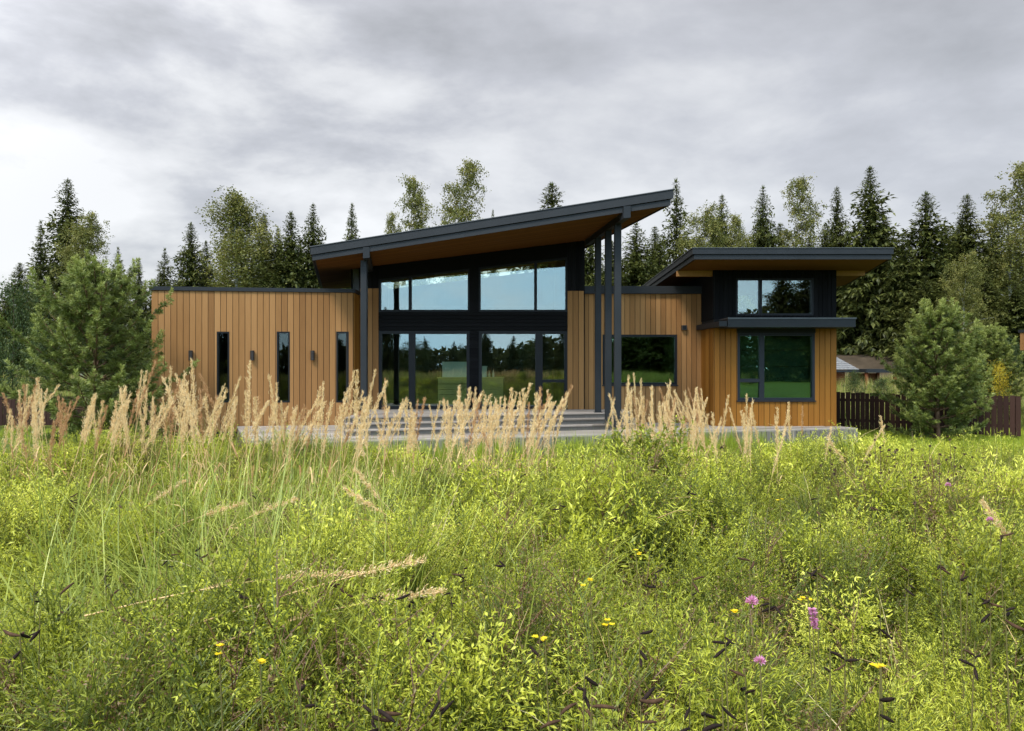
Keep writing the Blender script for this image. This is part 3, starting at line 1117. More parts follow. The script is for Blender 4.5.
def hut():
    y0 = 38.0
    x0, x1 = 13.4, px(859, y0)
    g = Gf(16, y0)
    root = empty('garden_hut', ((x0 + x1) / 2, y0, g), 0, 'low hut with grey shingled hip roof and red brown walls beyond the fence', 'hut')
    o = []
    ze = pz(369.5, y0)
    zr = pz(341, y0 + 2.5)
    yb = y0 + 5
    nb = NB()
    rx0, rx1 = x0 + 2.0, x1 - 1.7
    r0, r1 = (rx0, y0 + 2.5, zr), (rx1, y0 + 2.5, zr)
    A, B, C_, D_ = (x0, y0, ze), (x1, y0, ze), (x1, yb, ze), (x0, yb, ze)
    nrow = 16

    def slope(p, q, r, s):
        p, q, r, s = map(np.array, (p, q, r, s))
        for i in range(nrow):
            t0, t1 = i / nrow, (i + 1.12) / nrow
            lift = np.array([0, 0, 0.02])
            P = [p + (s - p) * t0 + lift * 1.5, q + (r - q) * t0 + lift * 1.5, q + (r - q) * min(t1, 1), p + (s - p) * min(t1, 1)]
            Q = [v - np.array([0, 0, 0.035]) for v in P]
            nb.box8([tuple(v) for v in Q] + [tuple(v) for v in P])
    slope(A, B, r1, r0)
    slope(B, C_, r1, r1)
    slope(C_, D_, r0, r1)
    slope(D_, A, r0, r0)
    o.append(nb.build('roof', M['shingle'], root))
    nb = NB()
    nb.box(x0, x1, y0, y0 + 0.03, ze - 0.14, ze - 0.04)
    nb.box(x1 - 0.03, x1, y0 + 0.03, yb, ze - 0.14, ze - 0.04)
    o.append(nb.build('gutter', M['metal'], root))
    f = Frame((x0 + 0.5, y0 + 0.5), (x1 - 0.5, y0 + 0.5))
    nb = NB()
    n = 9
    for i in range(n):
        z0 = g - 0.1 + i * (ze - g) / n
        nb.fbox(f, 0, f.len, -4.0, 0, z0, z0 + (ze - g) / n - 0.01, 0.3 + 0.07 * (i % 4))
    o.append(nb.build('wall', M['redwood'], root))
    under(root, o)
    # low lean-to roof beside the hut
    y1 = 39.0
    xa, xb = px(861, y1), px(893, y1)
    g = Gf(19, y1)
    r = empty('woodshed', ((xa + xb) / 2, y1, g), 0, 'low open shed with flat dark roof next to the shingled hut', 'shed')
    nb = NB()
    nb.box(xa, xb, y1 - 0.6, y1 + 1.6, pz(372.5, y1), pz(369, y1))
    o = [nb.build('roof', M['metal'], r)]
    for xx in (xa + 0.1, xb - 0.1):
        for yy in (y1 - 0.4, y1 + 1.4):
            nb = NB()
            nb.box(xx - 0.06, xx + 0.06, yy - 0.06, yy + 0.06, g - 0.1, pz(372.5, y1) + 0.001)
            o.append(nb.build('post', M['redwood'], r))
    nb = NB()
    nb.box(xa + 0.05, xb - 0.05, y1 + 1.45, y1 + 1.5, g - 0.1, pz(373.5, y1))
    o.append(nb.build('wall', M['redwood'], r))
    under(r, o)


hut()


def pavilion():
    y0 = 23.0
    xa = px(1018, y0 + 0.5) + 0.05
    xb = xa + 3.6
    root = empty('garden_pavilion', ((xa + xb) / 2, y0 + 1.4, 0), 0, 'wooden pavilion cut off by the right edge with dark flat roof trim', 'pavilion')
    o = []
    zt = pz(331, y0)
    nb = NB()
    nb.box(xa - 0.05, xb, y0 - 0.05, y0 + 0.5, zt - 0.03, zt + 0.06)
    o.append(nb.build('roof', M['metal'], root))
    zf = pz(350, y0)
    f = Frame((xa, y0), (xb, y0))
    fb = boards(f, 0, f.len, zf, zt - 0.032, mat=M['larch'], parent=root, name='fascia', bw=0.15)
    o.append(fb)
    f2 = Frame((xa, y0 + 0.45), (xa, y0))
    o.append(boards(f2, 0, f2.len - 0.03, zf, zt - 0.032, mat=M['larch'], parent=root, name='fascia', bw=0.15))
    for xx, yy in ((xa + 0.08, y0 + 0.12), (xb - 0.1, y0 + 0.12)):
        nb = NB()
        nb.box(xx - 0.06, xx + 0.06, yy - 0.06, yy + 0.06, 0.0, zt - 0.035)
        o.append(nb.build('post', M['metal'], root))
    f3 = Frame((xa + 0.16, y0 + 0.3), (xb, y0 + 0.3))
    o.append(boards(f3, 0, f3.len, 0.05, zf + 0.2, mat=M['larch_deep'], parent=root, name='wall', bw=0.15))
    under(root, o)


pavilion()

# ------------------------------------------------------------------ trees


def spruce_mesh(seed, H=16.0, R=2.6, sparse=1.0, droop=0.5):
    rng = np.random.default_rng(seed)
    nb = NB()
    z = H * 0.10
    while z < H * 0.985:
        t = z / H
        r = 1.30 * R * (1 - t) ** 0.97 * (0.88 + 0.12 * math.sin(z * 2.1 + seed)) + 0.06
        n = int(rng.integers(9, 13) * (1 if t < 0.8 else 0.8))
        a0 = rng.uniform(0, 2 * PI)
        for k in range(n):
            if rng.random() > sparse:
                continue
            a = a0 + k * 2 * PI / n + rng.normal(0, 0.25)
            L = r * rng.uniform(0.55, 1.18)
            d = np.array([math.cos(a), math.sin(a), 0])
            m = max(4, int(L / 0.20))
            s = np.linspace(0.08, 1, m)
            dr = droop * (1 - t) ** 0.6
            rise = 0.55 * t ** 3
            path = d[None, :] * (s * L)[:, None]
            path[:, 2] = z + L * (rise * s - dr * s * (1 - 0.35 * s ** 2))
            for q in range(4):
                P = path + rng.normal(0, 0.04 + 0.018 * L, path.shape) * np.array([1.4, 1.4, 0.7])
                D = d[None, :] * rng.uniform(0.2, 1.0, (m, 1)) + rng.normal(0, 0.55, (m, 3))
                D[:, 2] -= 0.15 + 0.25 * (1 - t)
                D[:, 2] += 0.9 * t ** 4
                ln = rng.uniform(0.25, 0.55, m) * (0.45 + 0.55 * min(1, L / 1.3)) * min(1, 0.42 + 3.2 * (1 - t))
                tt = np.clip(rng.normal(0.42, 0.14, m) + 0.28 * (s - 0.6) + rng.normal(0, 0.06), 0, 1)
                nb.leaves(P, D, ln, ln * rng.uniform(0.30, 0.50, m), rng, 0.2, tt, 1.5)
        z += rng.uniform(0.32, 0.50) * (0.50 + 0.6 * (1 - t))
    nb.leaves([(0, 0, H * 0.97)] * 4, [(0.05, 0, 1), (-0.05, 0.03, 1), (0.3, 0.2, 1), (-0.3, -0.1, 1)], H * 0.03, 0.10, rng, 0, 0.5)
    tk = NB()
    zz = np.linspace(-0.3, H * 0.98, 8)
    tk.tube(np.stack([0.05 * np.sin(zz * 0.4), 0 * zz, zz], 1), np.linspace(0.011 * H, 0.012, 8), 7)
    return tk.mesh('spruce_trunk', M['bark'], True), nb.mesh('spruce_crown', M['spruce'])


def birch_mesh(seed, H=16.0, R=2.6, weep=0.5, dens=1.0, mat='birch', base=0.25, leaf=0.16, bark='birch_bark'):
    rng = np.random.default_rng(seed)
    nb, tk = NB(), NB()
    zz = np.linspace(-0.3, H * 0.95, 9)
    wob = np.cumsum(rng.normal(0, 0.10, (9, 2)), 0) * (H / 16)
    wob[0] = 0
    trunk = np.stack([wob[:, 0], wob[:, 1], zz], 1)
    tk.tube(trunk, np.linspace(0.010 * H, 0.015, 9), 7)
    nl = int(26 * (H / 16) ** 0.5)
    for i in range(nl):
        t = base + (0.97 - base) * (i + rng.random()) / nl
        p0 = np.array([np.interp(t * H, zz, trunk[:, j]) for j in range(3)])
        a = rng.uniform(0, 2 * PI)
        prof = math.sin(PI * min(1, (t - base) / (1.03 - base) * 0.75 + 0.22)) ** 0.8
        L = R * prof * rng.uniform(0.6, 1.2) + 0.25
        el = rng.uniform(0.5, 1.1)
        d = np.array([math.cos(a) * math.cos(el), math.sin(a) * math.cos(el), math.sin(el)])
        s = np.linspace(0, 1, 6)
        pth = p0 + d[None, :] * (s * L)[:, None]
        pth[:, 2] -= 0.25 * L * s ** 2.2
        tk.tube(pth, np.linspace(0.035, 0.006, 6) * H / 16, 4)
        for q in range(int(9 * dens * (0.5 + L / R))):
            w = rng.uniform(0.25, 1.0)
            c = np.array([np.interp(w, s, pth[:, j]) for j in range(3)]) + rng.normal(0, 0.16 * L + 0.08, 3)
            m = rng.integers(14, 30)
            ln = rng.uniform(0.3, 1.0) * (0.6 + weep)
            k = rng.random(m)
            dirv = rng.normal(0, 0.45, 3)
            dirv[2] = -weep * 1.4 + rng.normal(0, 0.3)
            P = c + dirv[None, :] * (k * ln)[:, None] + rng.normal(0, 0.11, (m, 3))
            D = rng.normal(0, 1, (m, 3))
            D[:, 2] -= 0.5
            tt = np.clip(rng.normal(0.5, 0.17) + rng.normal(0, 0.14, m), 0, 1)
            nb.leaves(P, D, rng.uniform(0.6, 1.1, m) * leaf, rng.uniform(0.45, 0.75, m) * leaf, rng, 0.1, tt)
    return tk.mesh('trunk', M[bark], True), nb.mesh('crown', M[mat])


def pine_mesh(seed, H=4.5, R=1.9, low=0.06, needle=0.105, dens=1.0):
    rng = np.random.default_rng(seed)
    nb, tk = NB(), NB()
    zz = np.linspace(-0.15, H * 0.93, 10)
    wob = np.cumsum(rng.normal(0, 0.02, (10, 2)), 0)
    trunk = np.stack([wob[:, 0], wob[:, 1], zz], 1)
    tk.tube(trunk, np.linspace(0.017 * H, 0.012, 10), 8)

    def shoot(p, d, L, tone):
        d = d / np.linalg.norm(d)
        m = int(66 * dens * max(0.6, L / 0.25))
        k = rng.random(m)
        k = 1 - 0.9 * k ** 1.3
        P = p[None, :] + d[None, :] * (k * L)[:, None]
        side = rng.normal(0, 1, (m, 3))
        side -= (side @ d)[:, None] * d[None, :]
        side /= np.linalg.norm(side, axis=1)[:, None] + 1e-9
        D = d[None, :] * (0.45 + 0.75 * k[:, None]) + side * 0.95
        tt = np.clip(tone + 0.22 * (k - 0.5) + rng.normal(0, 0.10, m), 0, 1)
        nb.leaves(P, D, rng.uniform(0.75, 1.15, m) * needle, 0.015, rng, 0.05, tt, 0.0)
    z = H * low
    while z < H * 0.97:
        t = z / H
        prof = (math.sin(PI * min(1, 0.20 + 0.80 * (t ** 0.85))) ** 0.75) if t < 0.98 else 0.1
        prof = max(prof, 0.05)
        n = int(rng.integers(6, 9)) if t < 0.85 else 5
        a0 = rng.uniform(0, 2 * PI)
        for k in range(n):
            a = a0 + k * 2 * PI / n + rng.normal(0, 0.25)
            L = R * prof * rng.uniform(0.65, 1.15) + 0.12
            el = 0.12 + 0.95 * t + rng.normal(0, 0.12)
            h = np.array([math.cos(a), math.sin(a), 0])
            s = np.linspace(0, 1, 7)
            pth = np.array([np.interp(z, zz, trunk[:, j]) for j in range(3)]) + h[None, :] * (s * L * math.cos(el))[:, None]
            pth[:, 2] += L * (math.sin(el) * s + 0.22 * s ** 2 - 0.08 * s)
            tk.tube(pth, np.linspace(0.022, 0.006, 7), 4)
            ns = max(4, int(L / 0.092))
            for q in range(ns):
                w = 0.22 + 0.78 * (q + rng.random()) / ns
                c = np.array([np.interp(w, s, pth[:, j]) for j in range(3)])
                sd = np.array([-h[1], h[0], 0]) * (1 if q % 2 else -1)
                d = h * rng.uniform(0.4, 1.0) + sd * rng.uniform(0.2, 1.0) + np.array([0, 0, rng.uniform(0.1, 0.9)])
                ll = rng.uniform(0.14, 0.30) * (1.25 - 0.5 * w)
                e = c + d / np.linalg.norm(d) * ll * 0.5
                shoot(c, d, ll, rng.normal(0.40, 0.16) + 0.25 * (w - 0.5))
                if rng.random() < 0.6:
                    d2 = d + rng.normal(0, 0.6, 3) + np.array([0, 0, 0.3])
                    shoot(e, d2, ll * 0.8, rng.normal(0.50, 0.12))
            d = pth[-1] - pth[-2]
            d = d / np.linalg.norm(d) + np.array([0, 0, 0.8])
            shoot(pth[-1], d, rng.uniform(0.22, 0.36), 0.80)
        z += H * rng.uniform(0.055, 0.080)
    shoot(trunk[-1], np.array([0, 0, 1.0]), H * 0.08, 0.7)
    for k in range(4):
        a = k * PI / 2 + 0.3
        shoot(trunk[-1], np.array([math.cos(a) * 0.6, math.sin(a) * 0.6, 1.0]), H * 0.05, 0.7)
    return tk.mesh('pine_trunk', M['pine_bark'], True), nb.mesh('pine_crown', M['pine'])


def plant_tree(name, meshes, loc, sx, sz, rz, label, cat='tree', group=None):
    o = empty(name, loc, rz, label, cat, group)
    o.scale = (sx, sx, sz)
    link('trunk', meshes[0], o)
    link('crown', meshes[1], o)
    return o


SPR = [spruce_mesh(1, 16, 3.7, 1.0, 0.50), spruce_mesh(2, 16, 3.2, 0.92, 0.42), spruce_mesh(3, 16, 4.1, 1.0, 0.58),
       spruce_mesh(4, 16, 3.0, 0.62, 0.38), spruce_mesh(5, 16, 3.9, 0.96, 0.48)]
SPR_R = (3.7, 3.2, 4.1, 3.0, 3.9)
BIR = [birch_mesh(21, 16, 2.3, 0.35, 2.6), birch_mesh(22, 16, 2.6, 0.9, 4.5, 'birch', 0.2), birch_mesh(23, 16, 2.0, 0.3, 2.6), birch_mesh(24, 16, 2.8, 0.5, 4.2, 'birch', 0.12)]
SHR = [birch_mesh(31, 4, 1.7, 0.2, 2.2, 'shrub', 0.03, 0.11, 'bark'), birch_mesh(32, 4, 1.9, 0.15, 2.4, 'shrub', 0.02, 0.10, 'bark')]

# px of trunk, py of tip, depth, half width px, mesh, label
T_SP = [
    (41, 219, 52, 13, 3, 'thin ragged spruce at the far left just left of the tall spire'),
    (68, 177, 56, 22, 1, 'tall narrow spruce rising above the left young pine'),
    (118, 246, 62, 11, 3, 'small thin spruce showing just right of the left young pine top'),
    (139, 259, 60, 9, 1, 'tiny pointed spruce tip beside the left end of the flat roof'),
    (165, 247, 60, 13, 3, 'sparse see through spruce just above the left flat roof corner'),
    (191, 221, 57, 18, 0, 'dark spruce left of the weeping birch over the left wing'),
    (206, 240, 60, 14, 1, 'half hidden dark spruce tucked left of the weeping birch'),
    (264, 212, 57, 15, 1, 'slim spruce touching the right side of the weeping birch'),
    (278, 226, 58, 17, 2, 'lower dark spruce between two taller ones over the left wing'),
    (291, 210, 56, 20, 0, 'dense broad spruce above the right part of the left wing'),
    (313, 202, 57, 18, 4, 'pointed spruce just left of the low end of the tilted roof'),
    (352, 202, 55, 12, 1, 'lone slim spruce standing over the low end of the tilted roof'),
    (493, 208, 62, 6, 1, 'tiny spruce tip peeking over the tilted roof beside the taller birch'),
    (552, 181, 52, 32, 0, 'stocky conifer top peeking over the middle of the tilted roof'),
    (636, 221, 46, 26, 2, 'dense dark spruce behind the three grey posts'),
    (660, 238, 48, 18, 0, 'dark spruce between the posts and the right roof corner'),
    (676, 177, 50, 18, 3, 'tall ragged spruce right of the high tip of the tilted roof'),
    (722, 193, 56, 15, 1, 'narrow spruce left of centre above the right roof'),
    (763, 184, 54, 18, 2, 'full spruce above the clerestory window of the right block'),
    (837, 185, 54, 15, 1, 'slim spruce left of the tallest spruce at right'),
    (870, 165, 52, 27, 4, 'tallest dark spruce right of the right block roof'),
    (903, 232, 50, 18, 2, 'short dark spruce tucked between the tallest and the broad spruce'),
    (926, 190, 50, 29, 0, 'broad dark spruce above the right young pine'),
    (967, 193, 52, 22, 1, 'pointed spruce between the broad spruce and the right edge birch'),
    (993, 232, 54, 20, 2, 'dark spruce under the tall birch at the right edge'),
]
for i, (a, b, Y, hw, k, lab) in enumerate(T_SP):
    x = px(a, Y)
    g = Gf(x, Y)
    h = pz(b, Y) - g
    R0 = SPR_R[k]
    plant_tree('spruce_tree', SPR[k], (x, Y, g), hw / FPX * Y / R0 * 2.2, h / 16, i * 1.7, lab)
fill = [(8, 300, 46, 24, 2), (-18, 280, 50, 24, 4), (590, 225, 50, 20, 4), (612, 240, 54, 22, 1), (810, 235, 56, 20, 0), (850, 240, 58, 22, 2), (885, 215, 60, 24, 4), (945, 225, 60, 24, 0), (700, 235, 60, 22, 2),
        (740, 225, 60, 20, 4), (780, 222, 60, 20, 1), (1012, 240, 58, 26, 4), (1040, 210, 55, 28, 2), (905, 258, 57, 24, 0), (875, 262, 58, 22, 1), (950, 262, 47, 22, 2), (985, 270, 46, 22, 0), (842, 272, 57, 20, 4), (925, 275, 47, 20, 4), (1015, 280, 44, 22, 2), (858, 285, 60, 22, 2), (890, 280, 60, 22, 4), (225, 262, 62, 20, 0), (245, 250, 64, 20, 4), (180, 275, 64, 14, 1), (160, 272, 66, 16, 2), (320, 250, 66, 20, 4), (20, 262, 62, 18, 1), (100, 268, 64, 20, 0), (300, 240, 64, 18, 2), (655, 225, 62, 22, 4), (720, 215, 64, 22, 0), (760, 218, 66, 22, 4), (825, 222, 62, 20, 2), (960, 218, 64, 24, 4), (995, 215, 64, 22, 1)]
for i, (a, b, Y, hw, k) in enumerate(fill):
    x = px(a, Y)
    g = Gf(x, Y)
    h = pz(b, Y) - g
    R0 = SPR_R[k]
    plant_tree('spruce_tree', SPR[k], (x, Y, g), hw / FPX * Y / R0 * 2.2, h / 16, i * 2.3 + 1,
               'dark spruce filling the gaps low in the forest edge between the taller trees', 'tree', 'spruces filling the forest edge')
T_BI = [
    (82, 212, 50, 22, 3, 'yellowing birch in front of the tall spire at left'),
    (232, 188, 54, 34, 1, 'large weeping birch above the left wing'),
    (396, 210, 58, 9, 2, 'thin bare looking birch left of the two taller ones over the roof'),
    (419, 176, 55, 16, 2, 'upright birch behind the tilted roof, left of the tallest birch'),
    (461, 157, 54, 23, 0, 'tallest open birch behind the tilted roof'),
    (700, 203, 48, 22, 3, 'round yellow green birch above the left corner of the right roof'),
    (742, 214, 52, 14, 0, 'small pale birch between two spruces over the right roof'),
    (797, 179, 54, 20, 0, 'tall olive birch behind the middle of the right roof'),
    (1009, 162, 50, 27, 0, 'tall yellowing birch at the right edge of the photo'),
    (962, 252, 44, 18, 3, 'low olive birch in front of the spruces right of the house'),
]
for i, (a, b, Y, hw, k, lab) in enumerate(T_BI):
    x = px(a, Y)
    g = Gf(x, Y)
    h = pz(b, Y) - g
    R0 = (2.3, 2.6, 2.0, 2.8)[k]
    plant_tree('birch_tree', BIR[k], (x, Y, g), hw / FPX * Y / R0 * 1.4, h / 16, i * 1.3 + 0.5, lab)

# young pines
plant_tree('young_pine', pine_mesh(51, 4.7, 1.95, 0.05), (px(97, 18.2), 18.2, 0), 1, (pz(259, 18.2)) / 5.15, 0.4,
           'large young pine at the left overlapping the corner of the house', 'tree')
plant_tree('young_pine', pine_mesh(52, 4.1, 1.32, 0.03), (px(938, 21.0), 21.0, 0), 1, (pz(299, 21.0)) / 4.55, 1.4,
           'rounded young pine on the lawn right of the house, before the fence', 'tree')
plant_tree('young_pine', pine_mesh(53, 4.4, 1.15, 0.05), (px(988, 26.5), 26.5, Gf(17, 26.5)), 1, (pz(330, 26.5) - Gf(17, 26.5)) / 4.45, 2.4,
           'slimmer blue green pine behind the fence near the right edge', 'tree')
# shrubs
for i, (a, b, Y, hw, k, lab) in enumerate([
    (12, 291, 30, 30, 0, 'tall dark green bush at the left edge behind the young pine'),
    (45, 330, 27, 26, 1, 'mid green bush behind the left fence'),
    (130, 350, 28, 22, 0, 'green bush between the left pine and the house corner'),
    (855, 374, 33, 13, 1, 'small light green bush in front of the shingled hut'),
    (884, 380, 34, 14, 0, 'small round bush right of the shingled hut'),
    (905, 350, 40, 16, 1, 'leafy bush under the spruces right of the hut'),
    (1010, 345, 30, 14, 0, 'leafy bush behind the pavilion post'),
]):
    x = px(a, Y)
    g = Gf(x, Y)
    h = pz(b, Y) - g
    plant_tree('leafy_bush', SHR[k], (x, Y, g), hw / FPX * Y / 1.9, h / 4, i * 1.9, lab, 'bush')
plant_tree('sapling', birch_mesh(41, 2.4, 0.16, 0.05, 0.3, 'yellow_leaf', 0.55, 0.055, 'bark'), (px(1001, 24.5), 24.5, 0), 0.55, (pz(367, 24.5)) / 2.4, 0, 'bright yellow leaved sapling by the fence at the right', 'tree')

# trees on the far side of the meadow, seen mirrored in the glass
back = [(-40, -44, 9, 0), (-31, -40, 10, 1), (-24, -36, 8, 2), (-18.5, -40, 9.5, 4), (-15, -44, 8.5, 0), (-11, -50, 5.2, 3), (-7.5, -52, 4.6, 1), (-3.5, -50, 6.0, 2), (0, -48, 5.0, 0), (3.5, -46, 6.2, 4), (6.5, -44, 7.2, 2),
        (10.0, -52, 5.0, 1), (12.5, -34, 9, 4), (15, -32, 10, 2), (17.5, -30, 6.5, 0), (20.3, -25, 5.6, 1), (24.0, -24, 10.5, 2), (26.5, -25, 11, 4), (30.5, -28, 13, 0), (36, -32, 12, 1), (-50, -40, 11, 2), (44, -38, 13, 4)]
for i, (x, y, h, k) in enumerate(back):
    g = Gf(x, y)
    plant_tree('spruce_tree', SPR[k], (x, y, g), 1.0 * h / 12, h / 16, i * 1.1, 'dark spruce across the meadow, seen only as a reflection in the glass', 'tree', 'spruces mirrored in the windows')
for i, (x, y, h) in enumerate([(-35, -38, 5), (-27, -36, 4.5), (-19, -42, 5), (-12, -46, 4), (-5, -50, 3.8), (1, -48, 3.5), (6.5, -44, 4.2), (12, -38, 5), (17.5, -28, 4.6), (21.5, -24, 5.0), (28, -23, 5.6), (33, -26, 5.5), (39, -30, 5.5)]):
    plant_tree('leafy_bush', SHR[i % 2], (x, y, Gf(x, y)), 1.7, h / 4, i * 0.8, 'broad bush across the meadow, seen only as a reflection in the glass', 'bush', 'bushes mirrored in the windows')

def far_wood():
    rng = np.random.default_rng(5)
    nb = NB()
    n = 15000
    x = rng.uniform(-80, 80, n)
    top = 4.4 + 1.3 * np.sin(x * 0.31) * np.sin(x * 0.11 + 1) + 0.9 * vnoise(x, 0 * x, 0.6) + 0.8 * vnoise(x, 0 * x, 1.9)
    top = top + 4.5 * sstep(np.abs(x + 4), 14, 34)
    z = 0.5 + (top - 0.5) * rng.random(n) ** 0.8
    y = -62 + rng.normal(0, 1.6, n) - 6 * sstep(np.abs(x), 10, 80)
    D = rng.normal(0, 1, (n, 3))
    nb.leaves(np.stack([x, y, z], 1), D, rng.uniform(0.7, 1.3, n), rng.uniform(0.5, 0.9, n), rng, 0.1, np.clip(rng.normal(0.45, 0.2, n), 0, 1))
    o = nb.build('far_wood', M['spruce'])
    tag(o, 'far off wood across the meadow that the windows mirror', None, None, 'stuff')


# ------------------------------------------------------------------ meadow


def forb(seed, h=0.8, nb_=9, L=0.024, W=0.007, dense=1.0, spread=0.5, up=0.5, tone=0.5, stem_tint=0.118):
    rng = np.random.default_rng(seed)
    nb = NB()
    zz = np.linspace(0, h, 6)
    lean = rng.normal(0, 0.06, 2)
    main = np.stack([lean[0] * (zz / h) ** 2, lean[1] * (zz / h) ** 2, zz], 1)
    nb.tube(main, np.linspace(0.0030, 0.0012, 6), 3, stem_tint)
    paths = [(main, 0.30)]
    for i in range(nb_):
        t = 0.25 + 0.72 * ((i + rng.random()) / nb_) ** 0.7
        p = np.array([np.interp(t * h, zz, main[:, j]) for j in range(3)])
        a = rng.uniform(0, 2 * PI)
        l = spread * h * (1.05 - t) ** 0.6 * rng.uniform(0.5, 1.0) + 0.06
        el = rng.uniform(0.5, 1.1)
        s = np.linspace(0, 1, 5)
        d = np.array([math.cos(a) * math.cos(el), math.sin(a) * math.cos(el), math.sin(el)])
        q = p + d[None, :] * (s * l)[:, None]
        q[:, 2] += 0.08 * l * s ** 2
        nb.tube(q, np.linspace(0.0018, 0.0008, 5), 3, stem_tint)
        paths.append((q, 0.1))
    for q, st in paths:
        ln = np.linalg.norm(np.diff(q, axis=0), axis=1).sum()
        m = int(ln / 0.0062 * dense)
        k = st + (1 - st) * rng.random(m)
        ss = np.linspace(0, 1, len(q))
        P = np.stack([np.interp(k, ss, q[:, j]) for j in range(3)], 1)
        ax = (q[-1] - q[0]) / (np.linalg.norm(q[-1] - q[0]) + 1e-9)
        D = rng.normal(0, 1, (m, 3)) + ax[None, :] * up
        D[:, 2] += 0.25
        tt = np.clip(tone + 0.16 * (k - 0.5) + rng.normal(0, 0.10, m), 0.13, 1)
        nb.leaves(P, D, rng.uniform(0.6, 1.2, m) * L, rng.uniform(0.7, 1.2, m) * W, rng, 0.12, tt, 1.3)
    return nb.arrays()


def tuft(seed, n=26, h=0.6, w=0.006, spread=0.35, seg=5, tone=0.55, dry=0.12):
    rng = np.random.default_rng(seed)
    nb = NB()
    for i in range(n):
        a = rng.uniform(0, 2 * PI)
        L = h * rng.uniform(0.55, 1.15)
        out = spread * rng.uniform(0.15, 1.0)
        curve = rng.uniform(0.7, 1.5)
        s = np.linspace(0, 1, seg + 1)
        d = np.array([math.cos(a), math.sin(a)])
        b0 = rng.normal(0, 0.03, 2)
        r = L * out * s ** curve
        z = L * (s - 0.42 * out * s ** 3 * curve)
        c = np.stack([b0[0] + d[0] * r, b0[1] + d[1] * r, z], 1)
        sd = np.array([-d[1], d[0], 0]) * math.cos(0.6) + np.array([0, 0, 0])
        ww = w * rng.uniform(0.6, 1.2) * (1 - s ** 2.5) + 0.0004
        V = np.stack([c - sd * ww[:, None] / 2, c + sd * ww[:, None] / 2], 1).reshape(-1, 3)
        F = [[2 * j, 2 * j + 1, 2 * j + 3, 2 * j + 2] for j in range(seg)]
        t = 0.06 if rng.random() < dry else float(np.clip(tone + rng.normal(0, 0.14), 0.21, 1))
        nb.add(V, F, t)
    return nb.arrays()


def clump(seed, n, L, W, tone):
    rng = np.random.default_rng(seed)
    n = int(n)
    nb = NB()
    ns = 46
    a = rng.uniform(0, 2 * PI, ns)
    e = np.arcsin(rng.uniform(0.05, 1.0, ns))
    A = np.stack([np.cos(a) * np.cos(e), np.sin(a) * np.cos(e), np.sin(e)], 1)
    R = rng.uniform(0.16, 0.29, ns)
    A[:, 2] *= 1.05
    k = rng.integers(0, ns, n)
    s = 1 - 0.75 * rng.random(n) ** 1.6
    P = A[k] * (R[k] * s)[:, None] + rng.normal(0, 0.016, (n, 3))
    D = A[k] * 0.9 + rng.normal(0, 0.75, (n, 3))
    T = np.clip(tone + 0.10 * (s - 0.6) + rng.normal(0, 0.08, ns)[k] + rng.normal(0, 0.08, n), 0.131, 1)
    if tone < 0.1:
        T = np.clip(0.055 + rng.normal(0, 0.03, n), 0, 0.105)
    nb.leaves(P, D, rng.uniform(0.6, 1.3, n) * L, rng.uniform(0.7, 1.2, n) * W, rng, 0.12, T, 1.2)
    for i in range(ns):
        nb.tube([(0, 0, -0.30), A[i] * R[i] * 0.5, A[i] * R[i]], [0.0022, 0.0016, 0.0007], 3, 0.118)
    return nb.arrays()


def scatter(nb, tmpl, pos, rz, sc_, tilt, off, rng):
    V, F, T = tmpl
    n = len(pos)
    if n == 0:
        return
    c, s = np.cos(rz), np.sin(rz)
    x = V[None, :, 0] * c[:, None] - V[None, :, 1] * s[:, None]
    y = V[None, :, 0] * s[:, None] + V[None, :, 1] * c[:, None]
    z = np.broadcast_to(V[None, :, 2], x.shape)
    W = np.stack([x + z * tilt[:, None, 0], y + z * tilt[:, None, 1], z], -1) * sc_[:, None, None] + pos[:, None, :]
    Fn = F[None, :, :] + (np.arange(n) * len(V))[:, None, None]
    T2 = np.where(T[None, :] < 0.121, T[None, :], np.clip(T[None, :] + off[:, None], 0.131, 1))
    nb.add(W.reshape(-1, 3), Fn.reshape(-1, 4), T2.ravel())


def vnoise(x, y, f, ox=0.0, oy=0.0):
    return np.array([mnoise.noise(Vector((a * f + ox, b * f + oy, 0.37))) for a, b in zip(x, y)])


def wedge(rng, n, y0, y1, margin=0.5, power=1.0):
    """points in the ground wedge the meadow fills, density falling gently with distance"""
    u = rng.random(n)
    y = (y0 ** power + u * (y1 ** power - y0 ** power)) ** (1 / power)
    hw = 0.72 * y + margin
    x = rng.uniform(-1, 1, n) * hw
    return x, y


def veg_h(x, y):
    """how high the plants grow, relative"""
    return np.clip(0.86 + 0.42 * vnoise(x, y, 0.8, 3, 8) + 0.34 * vnoise(x, y, 1.9, 1, 2), 0.6, 1.22)


